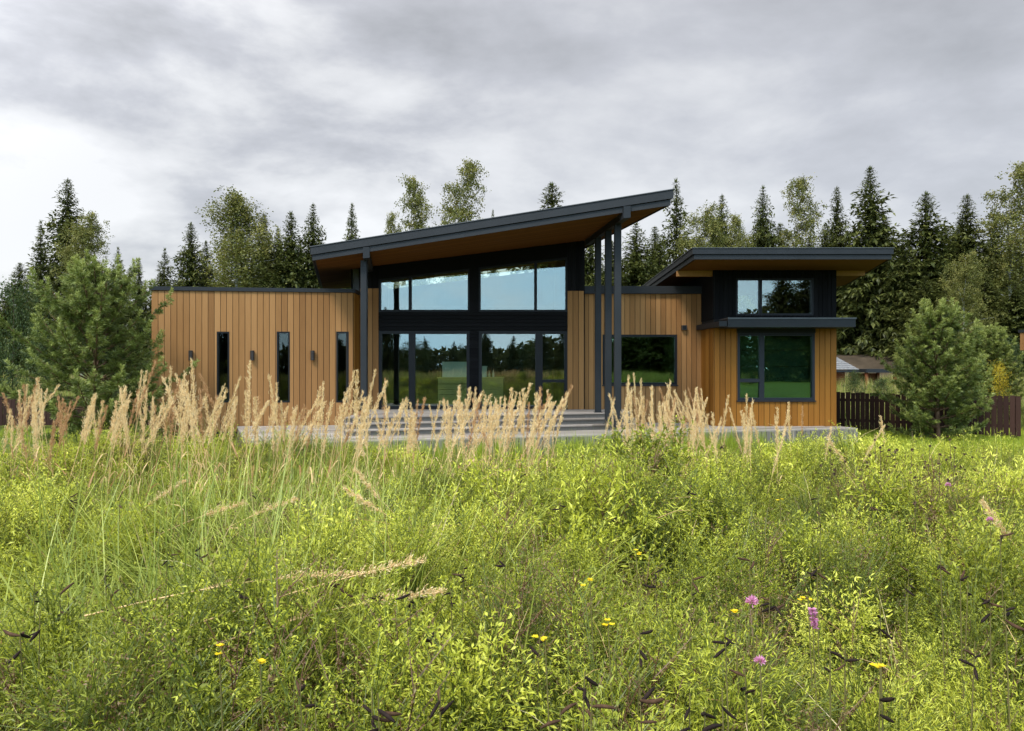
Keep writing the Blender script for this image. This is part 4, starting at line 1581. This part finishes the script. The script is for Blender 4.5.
def build_meadow():
    rng = np.random.default_rng(77)
    def kinds(f, d):
        lime = [forb(100 + i, 0.80, 18, 0.019 * f, 0.0062 * f, 1.15 * d, 0.36, 0.5, 0.66) for i in range(4)]
        olive = [forb(110 + i, 0.72, 20, 0.012 * f, 0.0042 * f, 1.4 * d, 0.42, 0.4, 0.42) for i in range(4)]
        feath = [forb(120 + i, 0.82, 16, 0.026 * f, 0.0042 * f, 1.1 * d, 0.32, 1.2, 0.60) for i in range(3)]
        broad = [forb(140 + i, 0.66, 8, 0.040 * f, 0.0130 * f, 0.35 * d, 0.30, 0.6, 0.50) for i in range(3)]
        brown = [forb(130 + i, 0.78, 12, 0.014 * f, 0.0060 * f, 0.6 * d, 0.36, 0.2, 0.20, 0.03) for i in range(3)]
        for k in range(len(brown)):
            V, F, T = brown[k]
            brown[k] = (V, F, np.where(T > 0.121, np.clip(0.02 + (T - 0.13) * 0.6, 0.0, 0.105), T).astype(np.float32))
        return lime, olive, feath, broad, brown
    nb = NB()
    n = 7600
    x, y = wedge(rng, n, 0.6, 9.4, 2.3, 1.2)
    h = veg_h(x, y)
    pn = vnoise(x, y, 0.75, 11, 4) + 0.5 * vnoise(x, y, 2.0, 1, 9)
    kind = np.full(n, 0)
    r = rng.random(n)
    kind[pn < 0.02] = 1
    kind[(r < 0.20)] = 2
    kind[(r > 0.20) & (r < 0.33)] = 3
    kind[(r > 0.87)] = 4
    kind[(r > 0.72) & (vnoise(x, y, 0.9, 31, 2) > 0.12)] = 4
    kind[(r > 0.66) & (y < 2.1) & (x > 0.1)] = 4
    kind[(r > 0.80) & (y < 2.6)] = 4
    tone = -0.01 + 0.42 * vnoise(x, y, 0.95, 5, 5) + 0.25 * (h - 0.87) + rng.normal(0, 0.07, n)
    for near in (True, False):
        for ki, tm in enumerate(kinds(0.74, 1.55) if near else kinds(1.0, 0.95)):
            for j, t in enumerate(tm):
                sel = np.where((kind == ki) & (np.arange(n) % len(tm) == j) & ((y < 2.9) == near))[0]
                pos = np.stack([x[sel], y[sel], G(x[sel], y[sel]) - 0.01], 1)
                far = 1 - 0.20 * sstep(y[sel], 4.2, 7.5)
                scatter(nb, t, pos, rng.uniform(0, 6.28, len(sel)), h[sel] * far * rng.uniform(0.80, 1.06, len(sel)), rng.normal(0, 0.08, (len(sel), 2)), tone[sel], rng)
    # rounded clumps of one herb each, standing a little proud of the rest
    n = 860
    x, y = wedge(rng, n, 1.05, 7.6, 1.8, 1.45)
    h = veg_h(x, y)
    tone = -0.03 + 0.34 * vnoise(x, y, 1.0, 5, 5) + rng.normal(0, 0.08, n)
    for near in (True, False):
        f, d = (0.8, 1.0) if near else (1.15, 0.5)
        tm = [clump(600, 3000 * d, 0.016 * f, 0.0042 * f, 0.60), clump(601, 1700 * d, 0.028 * f, 0.0090 * f, 0.68), clump(602, 3400 * d, 0.011 * f, 0.0038 * f, 0.40),
              clump(603, 2400 * d, 0.030 * f, 0.0050 * f, 0.60), clump(604, 3000 * d, 0.010 * f, 0.0042 * f, 0.34), clump(605, 2000 * d, 0.012 * f, 0.0050 * f, 0.05)]
        for j, t in enumerate(tm):
            sel = np.where((np.arange(n) % 6 == j) & ((y < 2.9) == near))[0]
            sc_ = rng.uniform(0.75, 1.25, len(sel))
            top = 0.80 * h[sel] * (1 - 0.21 * sstep(y[sel], 4.2, 7.5)) + 0.05
            pos = np.stack([x[sel], y[sel], G(x[sel], y[sel]) + top - 0.27 * sc_], 1)
            scatter(nb, t, pos, rng.uniform(0, 6.28, len(sel)), sc_, rng.normal(0, 0.15, (len(sel), 2)), tone[sel], rng)
    o = nb.build('meadow_herbs', M['herb'])
    tag(o, 'dense yellow green wild herbs filling the meadow foreground', None, None, 'stuff')

    nb = NB()
    tall = [tuft(200 + i, 30, 0.85, 0.0075, 0.55, 6, 0.52, 0.10) for i in range(4)]
    mid = [tuft(210 + i, 34, 0.62, 0.0055, 0.40, 5, 0.62, 0.10) for i in range(4)]
    n = 2400
    x, y = wedge(rng, n, 0.9, 11.5, 2.4, 1.7)
    pn = vnoise(x, y, 0.6, 21, 14)
    left = sstep(-x / y, -0.1, 0.35)
    keep = rng.random(n) < np.clip(0.16 + 0.9 * pn * (0.4 + left) + 0.45 * sstep(y, 3.2, 6.5) + 0.25 * left, 0.06, 1)
    x, y = x[keep], y[keep]
    for j, t in enumerate(tall + mid):
        sel = np.where(np.arange(len(x)) % 8 == j)[0]
        pos = np.stack([x[sel], y[sel], G(x[sel], y[sel]) - 0.01], 1)
        scatter(nb, t, pos, rng.uniform(0, 6.28, len(sel)), rng.uniform(0.85, 1.2, len(sel)) * (0.72 + 0.28 * sstep(y[sel], 1.5, 3.2)) * (1 - 0.28 * sstep(y[sel], 5, 8)), rng.normal(0.03, 0.10, (len(sel), 2)), rng.normal(0, 0.10, len(sel)), rng)
    arch = [tuft(260 + i, 36, 1.18, 0.0092, 1.35, 10, 0.70, 0.10) for i in range(4)]
    n = 150
    y = rng.uniform(2.0, 4.6, n)
    x = y * np.clip(rng.normal(-0.34, 0.18, n), -0.7, 0.15)
    for j, t in enumerate(arch):
        sel = np.where(np.arange(n) % 4 == j)[0]
        pos = np.stack([x[sel], y[sel], G(x[sel], y[sel]) - 0.01], 1)
        scatter(nb, t, pos, rng.uniform(0, 6.28, len(sel)), rng.uniform(0.72, 1.0, len(sel)), rng.normal(0.02, 0.10, (len(sel), 2)), rng.normal(0, 0.08, len(sel)), rng)
    o = nb.build('meadow_grass', M['blade'])
    tag(o, 'long arching green grass blades growing through the meadow', None, None, 'stuff')

    # dead stems lying and leaning through the herbs
    nb = NB()
    n = 330
    x, y = wedge(rng, n, 1.0, 6.5, 0.3, 1.4)
    hv = veg_h(x, y)
    for i in range(n):
        L = rng.uniform(0.08, 0.30)
        a, el = rng.uniform(0, 6.28), rng.uniform(-0.1, 1.2)
        z = Gf(x[i], y[i]) + (0.78 * hv[i]) * rng.uniform(0.72, 1.0)
        d = np.array([math.cos(a) * math.cos(el), math.sin(a) * math.cos(el), math.sin(el)]) * L
        p = np.array([x[i], y[i], z - 0.4 * abs(d[2])])
        nb.tube([p, p + d * 0.5 + np.array([0, 0, 0.08 * L]), p + d], np.array([0.0012, 0.0010, 0.0005]) * rng.uniform(0.7, 1.2), 3, float(np.clip(rng.normal(0.4, 0.3), 0, 1)))
    o = nb.build('dead_stems', M['straw'])
    tag(o, 'thin dead straw stems tangled through the green herbs', None, None, 'stuff')

    # bright short grass on the slope to the house and on the lawn
    nb = NB()
    short = [tuft(230 + i, 22, 0.30, 0.007, 0.55, 3, 0.55, 0.02) for i in range(4)]
    n = 6500
    x = np.concatenate([rng.uniform(-17, 19, n), rng.uniform(9, 17, 3500)])
    y = np.concatenate([rng.uniform(9.5, 25, n), rng.uniform(16, 24, 3500)])
    ok = ~((y > DL[1] - 0.05 + (x - DL[0]) * dd[1] / dd[0]) & (x > -7.0) & (x < 9.45) & (y < 30)) & ~((x > -10.2) & (x < 9.2) & (y > 20.3)) & (np.abs(x) < 0.75 * y + 1)
    x, y = x[ok], y[ok]
    for j, t in enumerate(short):
        sel = np.where(np.arange(len(x)) % 4 == j)[0]
        pos = np.stack([x[sel], y[sel], G(x[sel], y[sel]) - 0.01], 1)
        scatter(nb, t, pos, rng.uniform(0, 6.28, len(sel)), rng.uniform(0.35, 0.75, len(sel)) + 0.35 * (1 - sstep(y[sel], 10, 15)), rng.normal(0, 0.1, (len(sel), 2)), rng.normal(0, 0.12, len(sel)), rng)
    # taller unmown grass against the front of the deck
    tallg = [tuft(270 + i, 26, 0.62, 0.008, 0.42, 4, 0.42, 0.06) for i in range(3)]
    n = 620
    u = rng.uniform(-1.0, SF.len + 0.3, n)
    w = rng.uniform(0.12, 1.5, n)
    x = SF.o[0] + SF.d[0] * u + SF.n[0] * w
    y = SF.o[1] + SF.d[1] * u + SF.n[1] * w
    hs = np.where(u > 12.2, 0.45, 1.0) * rng.uniform(0.65, 1.15, n)
    for j, t in enumerate(tallg):
        sel = np.where(np.arange(n) % 3 == j)[0]
        pos = np.stack([x[sel], y[sel], G(x[sel], y[sel]) - 0.01], 1)
        scatter(nb, t, pos, rng.uniform(0, 6.28, len(sel)), hs[sel], rng.normal(0, 0.1, (len(sel), 2)), rng.normal(-0.05, 0.12, len(sel)), rng)
    o = nb.build('lawn_grass', M['lawn'])
    tag(o, 'bright green short grass on the lawn round the deck', None, None, 'stuff')

    # pale tall grass beyond the fence
    nb = NB()
    dry = [tuft(240 + i, 26, 0.75, 0.012, 0.4, 3, 0.5, 0.35) for i in range(3)]
    n = 2600
    x = np.concatenate([rng.uniform(9.5, 30, n), rng.uniform(-30, -11, n // 2)])
    y = np.concatenate([rng.uniform(24.8, 45, n), rng.uniform(26, 44, n // 2)])
    for j, t in enumerate(dry):
        sel = np.where(np.arange(len(x)) % 3 == j)[0]
        pos = np.stack([x[sel], y[sel], G(x[sel], y[sel]) - 0.01], 1)
        scatter(nb, t, pos, rng.uniform(0, 6.28, len(sel)), rng.uniform(0.7, 1.2, len(sel)), rng.normal(0, 0.1, (len(sel), 2)), rng.normal(-0.05, 0.1, len(sel)), rng)
    n = 3600
    y = -3.5 - 42 * rng.random(n) ** 1.2
    x = rng.uniform(-1, 1, n) * (6 - 0.75 * y)
    for j, t in enumerate(dry):
        sel = np.where(np.arange(n) % 3 == j)[0]
        pos = np.stack([x[sel], y[sel], G(x[sel], y[sel]) - 0.01], 1)
        scatter(nb, t, pos, rng.uniform(0, 6.28, len(sel)), rng.uniform(0.8, 1.4, len(sel)), rng.normal(0, 0.1, (len(sel), 2)), rng.normal(-0.12, 0.14, len(sel)), rng)
    o = nb.build('field_grass', M['blade'])
    tag(o, 'pale uncut field grass beyond the brown fences and across the meadow', None, None, 'stuff')


far_wood()
build_meadow()


def copy_tree(o, parent=None):
    c = o.copy()
    COL.objects.link(c)
    c.parent = parent
    for ch in o.children:
        copy_tree(ch, c)
    return c


# ---- dry reed grass, every stalk a thing
def reed_meshes(seed):
    rng = np.random.default_rng(seed)
    h = 1.0
    pl = rng.uniform(0.24, 0.31)
    zz = np.linspace(0, h, 9)
    bend = rng.uniform(0.02, 0.12)
    ax = np.stack([bend * zz ** 2.5, 0.02 * np.sin(zz * 4 + seed), zz], 1)
    st = NB()
    st.tube(ax, np.linspace(0.0032, 0.0012, 9), 4, 0.45)
    for q in range(2):
        z0 = rng.uniform(0.35, 0.6)
        a = rng.uniform(0, 6.28)
        s = np.linspace(0, 1, 5)
        L = rng.uniform(0.18, 0.3)
        c = np.stack([np.interp(z0, zz, ax[:, 0]) + math.cos(a) * L * s * 0.6, math.sin(a) * L * s * 0.6, z0 + L * (s * 0.7 - 0.6 * s ** 3)], 1)
        w = 0.005 * (1 - s ** 2) + 0.0004
        sd = np.array([-math.sin(a), math.cos(a), 0])
        V = np.stack([c - sd * w[:, None], c + sd * w[:, None]], 1).reshape(-1, 3)
        st.add(V, [[2 * j, 2 * j + 1, 2 * j + 3, 2 * j + 2] for j in range(4)], 0.4)
    pn = NB()
    m = 84
    for i in range(m):
        t = (i + rng.random()) / m
        z = h - pl + pl * t
        p = np.array([np.interp(z, zz, ax[:, j]) for j in range(3)])
        lob = 0.58 + 0.42 * math.sin(t * 21 + seed)
        l = pl * (0.21 * (1 - t) ** 0.6 * min(1, 0.4 + 4 * t) + 0.05) * lob * rng.uniform(0.7, 1.2)
        a = rng.uniform(0, 6.28)
        d = np.array([math.cos(a) * 0.42, math.sin(a) * 0.42, 1.0])
        d /= np.linalg.norm(d)
        k = np.linspace(0.1, 1, 6)
        P = p[None, :] + d[None, :] * (k * l)[:, None] + rng.normal(0, 0.003, (6, 3))
        D = d[None, :] + rng.normal(0, 0.35, (6, 3))
        pn.leaves(P, D, rng.uniform(0.011, 0.019, 6), rng.uniform(0.0022, 0.0040, 6), rng, 0.0, np.clip(rng.normal(0.55, 0.2, 6), 0, 1), 0.2)
    return st.mesh('reed_stem', M['straw']), pn.mesh('reed_plume', M['straw'])


REEDS = []
for i in range(10):
    s_, p_ = reed_meshes(300 + i)
    REEDS.append((s_, p_))
# a browner set
BROWN = []
M['straw_brown'] = leaf_mat('brown_straw', [(0, (0.28, 0.13, 0.05)), (0.5, (0.52, 0.29, 0.13)), (1, (0.68, 0.46, 0.24))], 0.3, 0.02)
for s_, p_ in REEDS[:4]:
    a, b = s_.copy(), p_.copy()
    a.materials[0] = M['straw_brown']
    b.materials[0] = M['straw_brown']
    BROWN.append((a, b))


def place_reeds():
    rng = np.random.default_rng(9)
    segs = [(-6, 30, 15, 396, 9), (30, 45, 6, 386, 8), (45, 62, 7, 408, 8), (62, 95, 7, 402, 10), (95, 118, 10, 402, 9), (118, 145, 12, 388, 10),
            (145, 170, 9, 398, 10), (170, 200, 13, 392, 12), (200, 240, 12, 394, 11), (240, 275, 10, 396, 10), (275, 300, 6, 404, 9), (300, 325, 8, 402, 8),
            (325, 352, 10, 402, 9), (356, 378, 8, 396, 9), (380, 430, 15, 408, 8), (430, 480, 23, 402, 8), (480, 520, 21, 402, 8), (520, 565, 18, 398, 8),
            (598, 612, 3, 402, 6), (614, 645, 18, 402, 9), (645, 705, 38, 404, 8), (705, 750, 14, 412, 8), (750, 812, 6, 412, 10), (815, 880, 3, 418, 8)]
    tips = []
    for a, b, n, m, sd in segs:
        for i in range(n):
            tips.append((rng.uniform(a, b), rng.normal(m, sd)))
    tips += [(140, 362), (184, 363), (136, 372), (236, 376), (363, 371), (349, 372), (372, 380), (264, 380), (312, 384), (623, 376), (660, 384), (560, 386), (461, 388), (497, 392)]
    for i, (a, b) in enumerate(tips):
        Y = rng.uniform(4.6, 6.6)
        tx, tz = px(a, Y), pz(b, Y)
        lean = rng.normal(0.02, 0.19)
        if 500 < a < 760:
            lean -= 0.16 if a > 600 else -0.10
        lx, ly = lean, rng.normal(0, 0.06)
        g = Gf(tx, Y)
        hgt = tz - g
        gx = tx - math.sin(lx) * hgt
        kset = BROWN if (rng.random() < 0.13 or (45 < a < 62)) else REEDS
        st, pl = kset[int(rng.integers(len(kset)))]
        o = empty('reed_grass', (gx, Y, Gf(gx, Y)), 0,
                  'dry straw coloured reed grass stalk with feathery plume standing at the far meadow edge' if kset is REEDS else
                  'reddish brown reed grass stalk with feathery plume among the paler ones', 'reed grass',
                  'dry reed grass stalks' if kset is REEDS else 'brown reed grass stalks')
        s = hgt / math.cos(lx)
        th = rng.uniform(0.55, 0.85) if 600 < a < 820 else rng.uniform(0.7, 1.1)
        o.scale = (th, th, s)
        o.rotation_euler = (ly, lx, rng.uniform(-0.4, 0.4))
        link('stem', st, o)
        link('plume', pl, o)
    # stalks bent down into the green
    bent = [(345, 552, 3.4, 1.35, 0.15), (405, 552, 3.3, 1.3, 0.4), (232, 488, 4.2, 1.05, -0.3), (350, 480, 4.4, 0.9, 2.9), (282, 482, 4.1, 0.95, 0.2), (172, 470, 4.4, 0.75, 0.1),
            (340, 500, 3.9, 1.15, 3.0), (1016, 440, 3.0, 0.55, 3.1), (820, 446, 4.6, 0.8, 3.0), (975, 505, 3.2, 0.7, 3.1), (432, 568, 3.1, 1.25, 0.1), (640, 470, 4.2, 1.0, 0.2)]
    for i, (a, b, Y, tl, az) in enumerate(bent):
        Y = min(5.0, 0.57 * FPX / (b - HZ))
        tx, tz = px(a, Y), pz(b, Y)
        d = np.array([math.sin(tl) * math.cos(az), math.sin(tl) * math.sin(az) * 0.5, math.cos(tl)])
        L = 0.78
        base = np.array([tx, Y, tz]) - d * L
        st, pl = REEDS[i % 10]
        o = empty('reed_grass', tuple(base), 0, 'dry reed grass stalk bent over and lying across the green herbs', 'reed grass', 'fallen reed grass stalks')
        q = Vector((0, 0, 1)).rotation_difference(Vector(d))
        o.rotation_mode = 'QUATERNION'
        o.rotation_quaternion = q
        o.scale = (1.0, 1.0, L)
        link('stem', st, o)
        link('plume', pl, o)


place_reeds()


# ---- dark seed pods, flowers and the bush
def pod_mesh(seed):
    rng = np.random.default_rng(seed)
    nb = NB()
    s = np.linspace(0, 1, 8)
    L = rng.uniform(0.034, 0.050)
    c = rng.uniform(0.05, 0.35)
    path = np.stack([L * s, 0 * s, L * c * (s - s * s)], 1)
    r = 0.0043 * np.sin(PI * (0.06 + 0.9 * s)) ** 0.5
    nb.tube(path, r, 6)
    return nb.mesh('pod', M['pod'], True)


PODS = [pod_mesh(i) for i in range(6)]
M['pod_brown'] = plain_mat('brown_seed_pod', (0.035, 0.018, 0.010), (0.085, 0.045, 0.024), 0.8, 0, 60, (1, 1, 1), 0.15)
for me_ in PODS[4:]:
    me_.materials[0] = M['pod_brown']


def place_pods():
    rng = np.random.default_rng(5)
    spots = [(378, 705), (372, 698), (388, 680), (300, 690), (315, 700), (655, 575), (662, 582), (770, 605), (776, 612), (690, 705), (712, 690), (722, 700), (705, 720), (640, 700), (560, 680), (585, 683), (592, 710), (110, 595), (95, 605), (60, 600),
             (380, 600), (430, 640), (470, 640), (540, 640), (505, 555), (745, 680), (755, 672), (830, 655), (845, 655), (880, 690), (960, 640), (975, 650), (990, 600), (1005, 610), (1010, 700), (960, 575), (968, 590), (940, 560), (900, 545), (620, 500), (610, 515),
             (690, 492), (720, 480), (660, 470), (560, 500), (520, 480), (450, 480), (430, 470), (240, 590), (120, 500), (100, 480), (70, 500), (40, 620), (20, 640), (150, 560), (200, 545), (340, 590), (410, 595), (480, 610), (725, 640), (640, 640), (560, 720),
             (240, 720), (440, 700), (880, 610), (905, 590), (930, 640), (1000, 540), (870, 500), (820, 520), (780, 540), (750, 560)]
    spots = [p for i, p in enumerate(spots) if i % 4 != 2]
    spots += [(rng.uniform(20, 1010), rng.uniform(445, 600)) for _ in range(26)]
    for i, (a, b) in enumerate(spots):
        dz = rng.uniform(0.54, 0.66)
        Y = dz * FPX / (b - HZ)
        if Y > 4.2:
            Y, dz = 4.2, 4.2 * (b - HZ) / FPX
        x = px(a, Y)
        z = CAMZ - dz
        g = Gf(x, Y)
        o = empty('lupin_stalk', (x, Y, g), rng.uniform(0, 6.28), 'withered stalk with curled black seed pods sticking out of the green herbs', 'seed stalk', 'stalks with black seed pods')
        h = z - g
        nb = NB()
        nb.tube([(0.03, 0, 0), (0.012, 0, h * 0.6), (0, 0, h + 0.02)], [0.003, 0.0022, 0.0012], 4)
        nb.build('stem', M['stem'], o)
        for k in range(int(rng.integers(2, 5))):
            p = link('pod', PODS[int(rng.integers(6))], o)
            p.location = (0, 0, h - 0.06 * rng.random() + 0.015)
            p.rotation_euler = (rng.uniform(0, 6.28), rng.uniform(-0.6, 0.7), rng.uniform(0, 6.28))
            s = rng.uniform(0.6, 1.0) if i < 55 else rng.uniform(0.45, 0.75)
            p.scale = (s, s, s)


place_pods()


def flower(a, b, dz, kind, label, size=1.0):
    rng = np.random.default_rng(int(a * 7 + b))
    Y = min(dz * FPX / (b - HZ), 6.0)
    x, z = px(a, Y), pz(b, Y)
    g = Gf(x, Y)
    h = z - g
    o = empty(kind, (x, Y, g), 0, label, 'flower')
    nb = NB()
    nb.tube([(0.05, 0.02, 0), (0.015, 0, h * 0.6), (0, 0, h)], [0.0025, 0.0018, 0.0013], 5)
    nb.build('stem', M['stem'], o)
    nb = NB()
    if kind == 'clover_flower':
        m = 110
        D = rng.normal(0, 1, (m, 3))
        D[:, 2] = np.abs(D[:, 2]) * 0.9 - 0.25
        D /= np.linalg.norm(D, axis=1)[:, None]
        P = D * 0.005 * size + np.array([0, 0, h])
        nb.leaves(P, D, rng.uniform(0.009, 0.013, m) * size, 0.0038 * size, rng, 0, rng.random(m), 0)
        nb.build('bloom', M['pink'], o)
    elif kind == 'pink_spike_flower':
        m = 150
        k = rng.random(m)
        th = rng.uniform(0, 6.28, m)
        D = np.stack([np.cos(th), np.sin(th), 0.4 + 0 * th], 1)
        P = np.stack([0.008 * k, 0 * k, h - 0.045 * k], 1)
        nb.leaves(P, D, rng.uniform(0.007, 0.013, m), 0.005, rng, 0.1, rng.random(m), 0)
        nb.build('bloom', M['pink'], o)
    else:
        for k in range(3):
            c = np.array([rng.normal(0, 0.007), rng.normal(0, 0.007), h + rng.normal(0, 0.004)]) * np.array([size, size, 1])
            th = np.arange(5) * 2 * PI / 5 + rng.random()
            D = np.stack([np.cos(th), np.sin(th), 0.45 + 0 * th], 1)
            nb.leaves(np.repeat(c[None, :], 5, 0), D, 0.009 * size, 0.008 * size, rng, 0.1, rng.random(5), 2)
        nb.build('bloom', M['yellow'], o)


flower(752, 602, 0.54, 'clover_flower', 'round pink clover head beside black pods in the right foreground')
flower(760, 661, 0.54, 'clover_flower', 'smallest pink clover head low in the right foreground', 0.7)
flower(812, 609, 0.54, 'pink_spike_flower', 'pink flower spike fading below small yellow blossoms')
flower(948, 485, 0.62, 'clover_flower', 'distant mauve flower head at the right among dry stalks', 1.0)
flower(990, 520, 0.60, 'clover_flower', 'pale mauve flower head near the right edge', 0.9)
for a, b, lab in ((808, 598, 'yellow blossoms on top of the pink flower spike'), (636, 553, 'yellow flower above black pods near the middle of the meadow'), (260, 662, 'yellow flower low at left below the bent straw'),
                  (219, 650, 'yellow flower left of the other low left one'), (545, 638, 'yellow flower in the lower middle of the meadow'), (880, 668, 'yellow flower low at the right near black pods'),
                  (608, 621, 'small yellow flower left of the pink clover'), (780, 500, 'faint yellow flower in the right middle distance'), (648, 458, 'yellow blossoms at the foot of the round bush'),
                  (590, 582, 'small yellow flower under the meadow centre'), (735, 612, 'small yellow blossom just left of the round pink clover')):
    flower(a, b, 0.55, 'yellow_flower', lab, 1.0)


def bush():
    rng = np.random.default_rng(88)
    Y = 4.4
    x = px(641, Y)
    g = Gf(x, Y)
    h = pz(419, Y) - g
    o = empty('wild_bush', (x, Y, g), 0, 'rounded green wild bush rising among the reeds in front of the deck', 'bush')
    nb, tk = NB(), NB()
    for i in range(34):
        a = rng.uniform(0, 6.28)
        t = forb(500 + i % 6, 0.9, 12, 0.030, 0.010, 1.0, 0.30, 0.4, 0.52)
        pos = np.array([[rng.normal(0, 0.10), rng.normal(0, 0.10), -0.01]])
        r = math.hypot(pos[0, 0], pos[0, 1])
        sc_ = np.array([h / 0.92 * (1.0 - 0.9 * r ** 1.5) * rng.uniform(0.8, 1.0)])
        scatter(nb, t, pos, np.array([a]), sc_, (pos[:, :2] * 1.1), rng.normal(-0.16, 0.09, 1), rng)
    nb.build('foliage', M['herb'], o)
    for i in range(9):
        a = i * 0.7
        tk.tube([(0, 0, -0.02), (0.05 * math.cos(a), 0.05 * math.sin(a), h * 0.4), (0.16 * math.cos(a), 0.16 * math.sin(a), h * 0.85)], [0.006, 0.004, 0.002], 4)
    tk.build('branches', M['stem'], o)


bush()


def seed_heads():
    """brown knapweed heads on thin stalks at the right"""
    rng = np.random.default_rng(61)
    spots = [(880, 448), (895, 452), (870, 456), (912, 450), (925, 462), (940, 455), (955, 448), (905, 466), (885, 470), (845, 462), (862, 470), (930, 446), (965, 470), (985, 458), (1002, 476), (915, 478), (948, 472), (830, 450), (875, 440), (950, 440)]
    for i, (a, b) in enumerate(spots):
        Y = rng.uniform(3.4, 5.2)
        x, z = px(a, Y), pz(b, Y)
        g = Gf(x, Y)
        h = z - g
        o = empty('knapweed_stalk', (x, Y, g), rng.uniform(0, 6.28), 'thin stalk with small dry brown seed heads at the right of the meadow', 'seed stalk', 'stalks with brown seed heads')
        nb = NB()
        nb.tube([(0.05, 0, 0), (0.02, 0, h * 0.5), (0, 0, h)], [0.003, 0.002, 0.0014], 4, 0.6)
        hd = NB()
        ends = [np.array([0, 0, h])]
        for k in range(3):
            an = rng.uniform(0, 6.28)
            st = np.array([0.012, 0, h * rng.uniform(0.6, 0.85)])
            en = st + np.array([math.cos(an) * 0.07, math.sin(an) * 0.07, rng.uniform(0.08, 0.14)])
            nb.tube([st, (st + en) / 2 + np.array([0, 0, -0.01]), en], [0.0016, 0.0013, 0.001], 4, 0.6)
            ends.append(en)
        for e in ends:
            m = 26
            D = rng.normal(0, 1, (m, 3))
            D[:, 2] += 0.5
            hd.leaves(np.repeat(e[None, :], m, 0), D, 0.012, 0.006, rng, 0, rng.random(m), 0)
        nb.build('stem', M['brownhead'], o)
        hd.build('seed_head', M['brownhead'], o)


seed_heads()
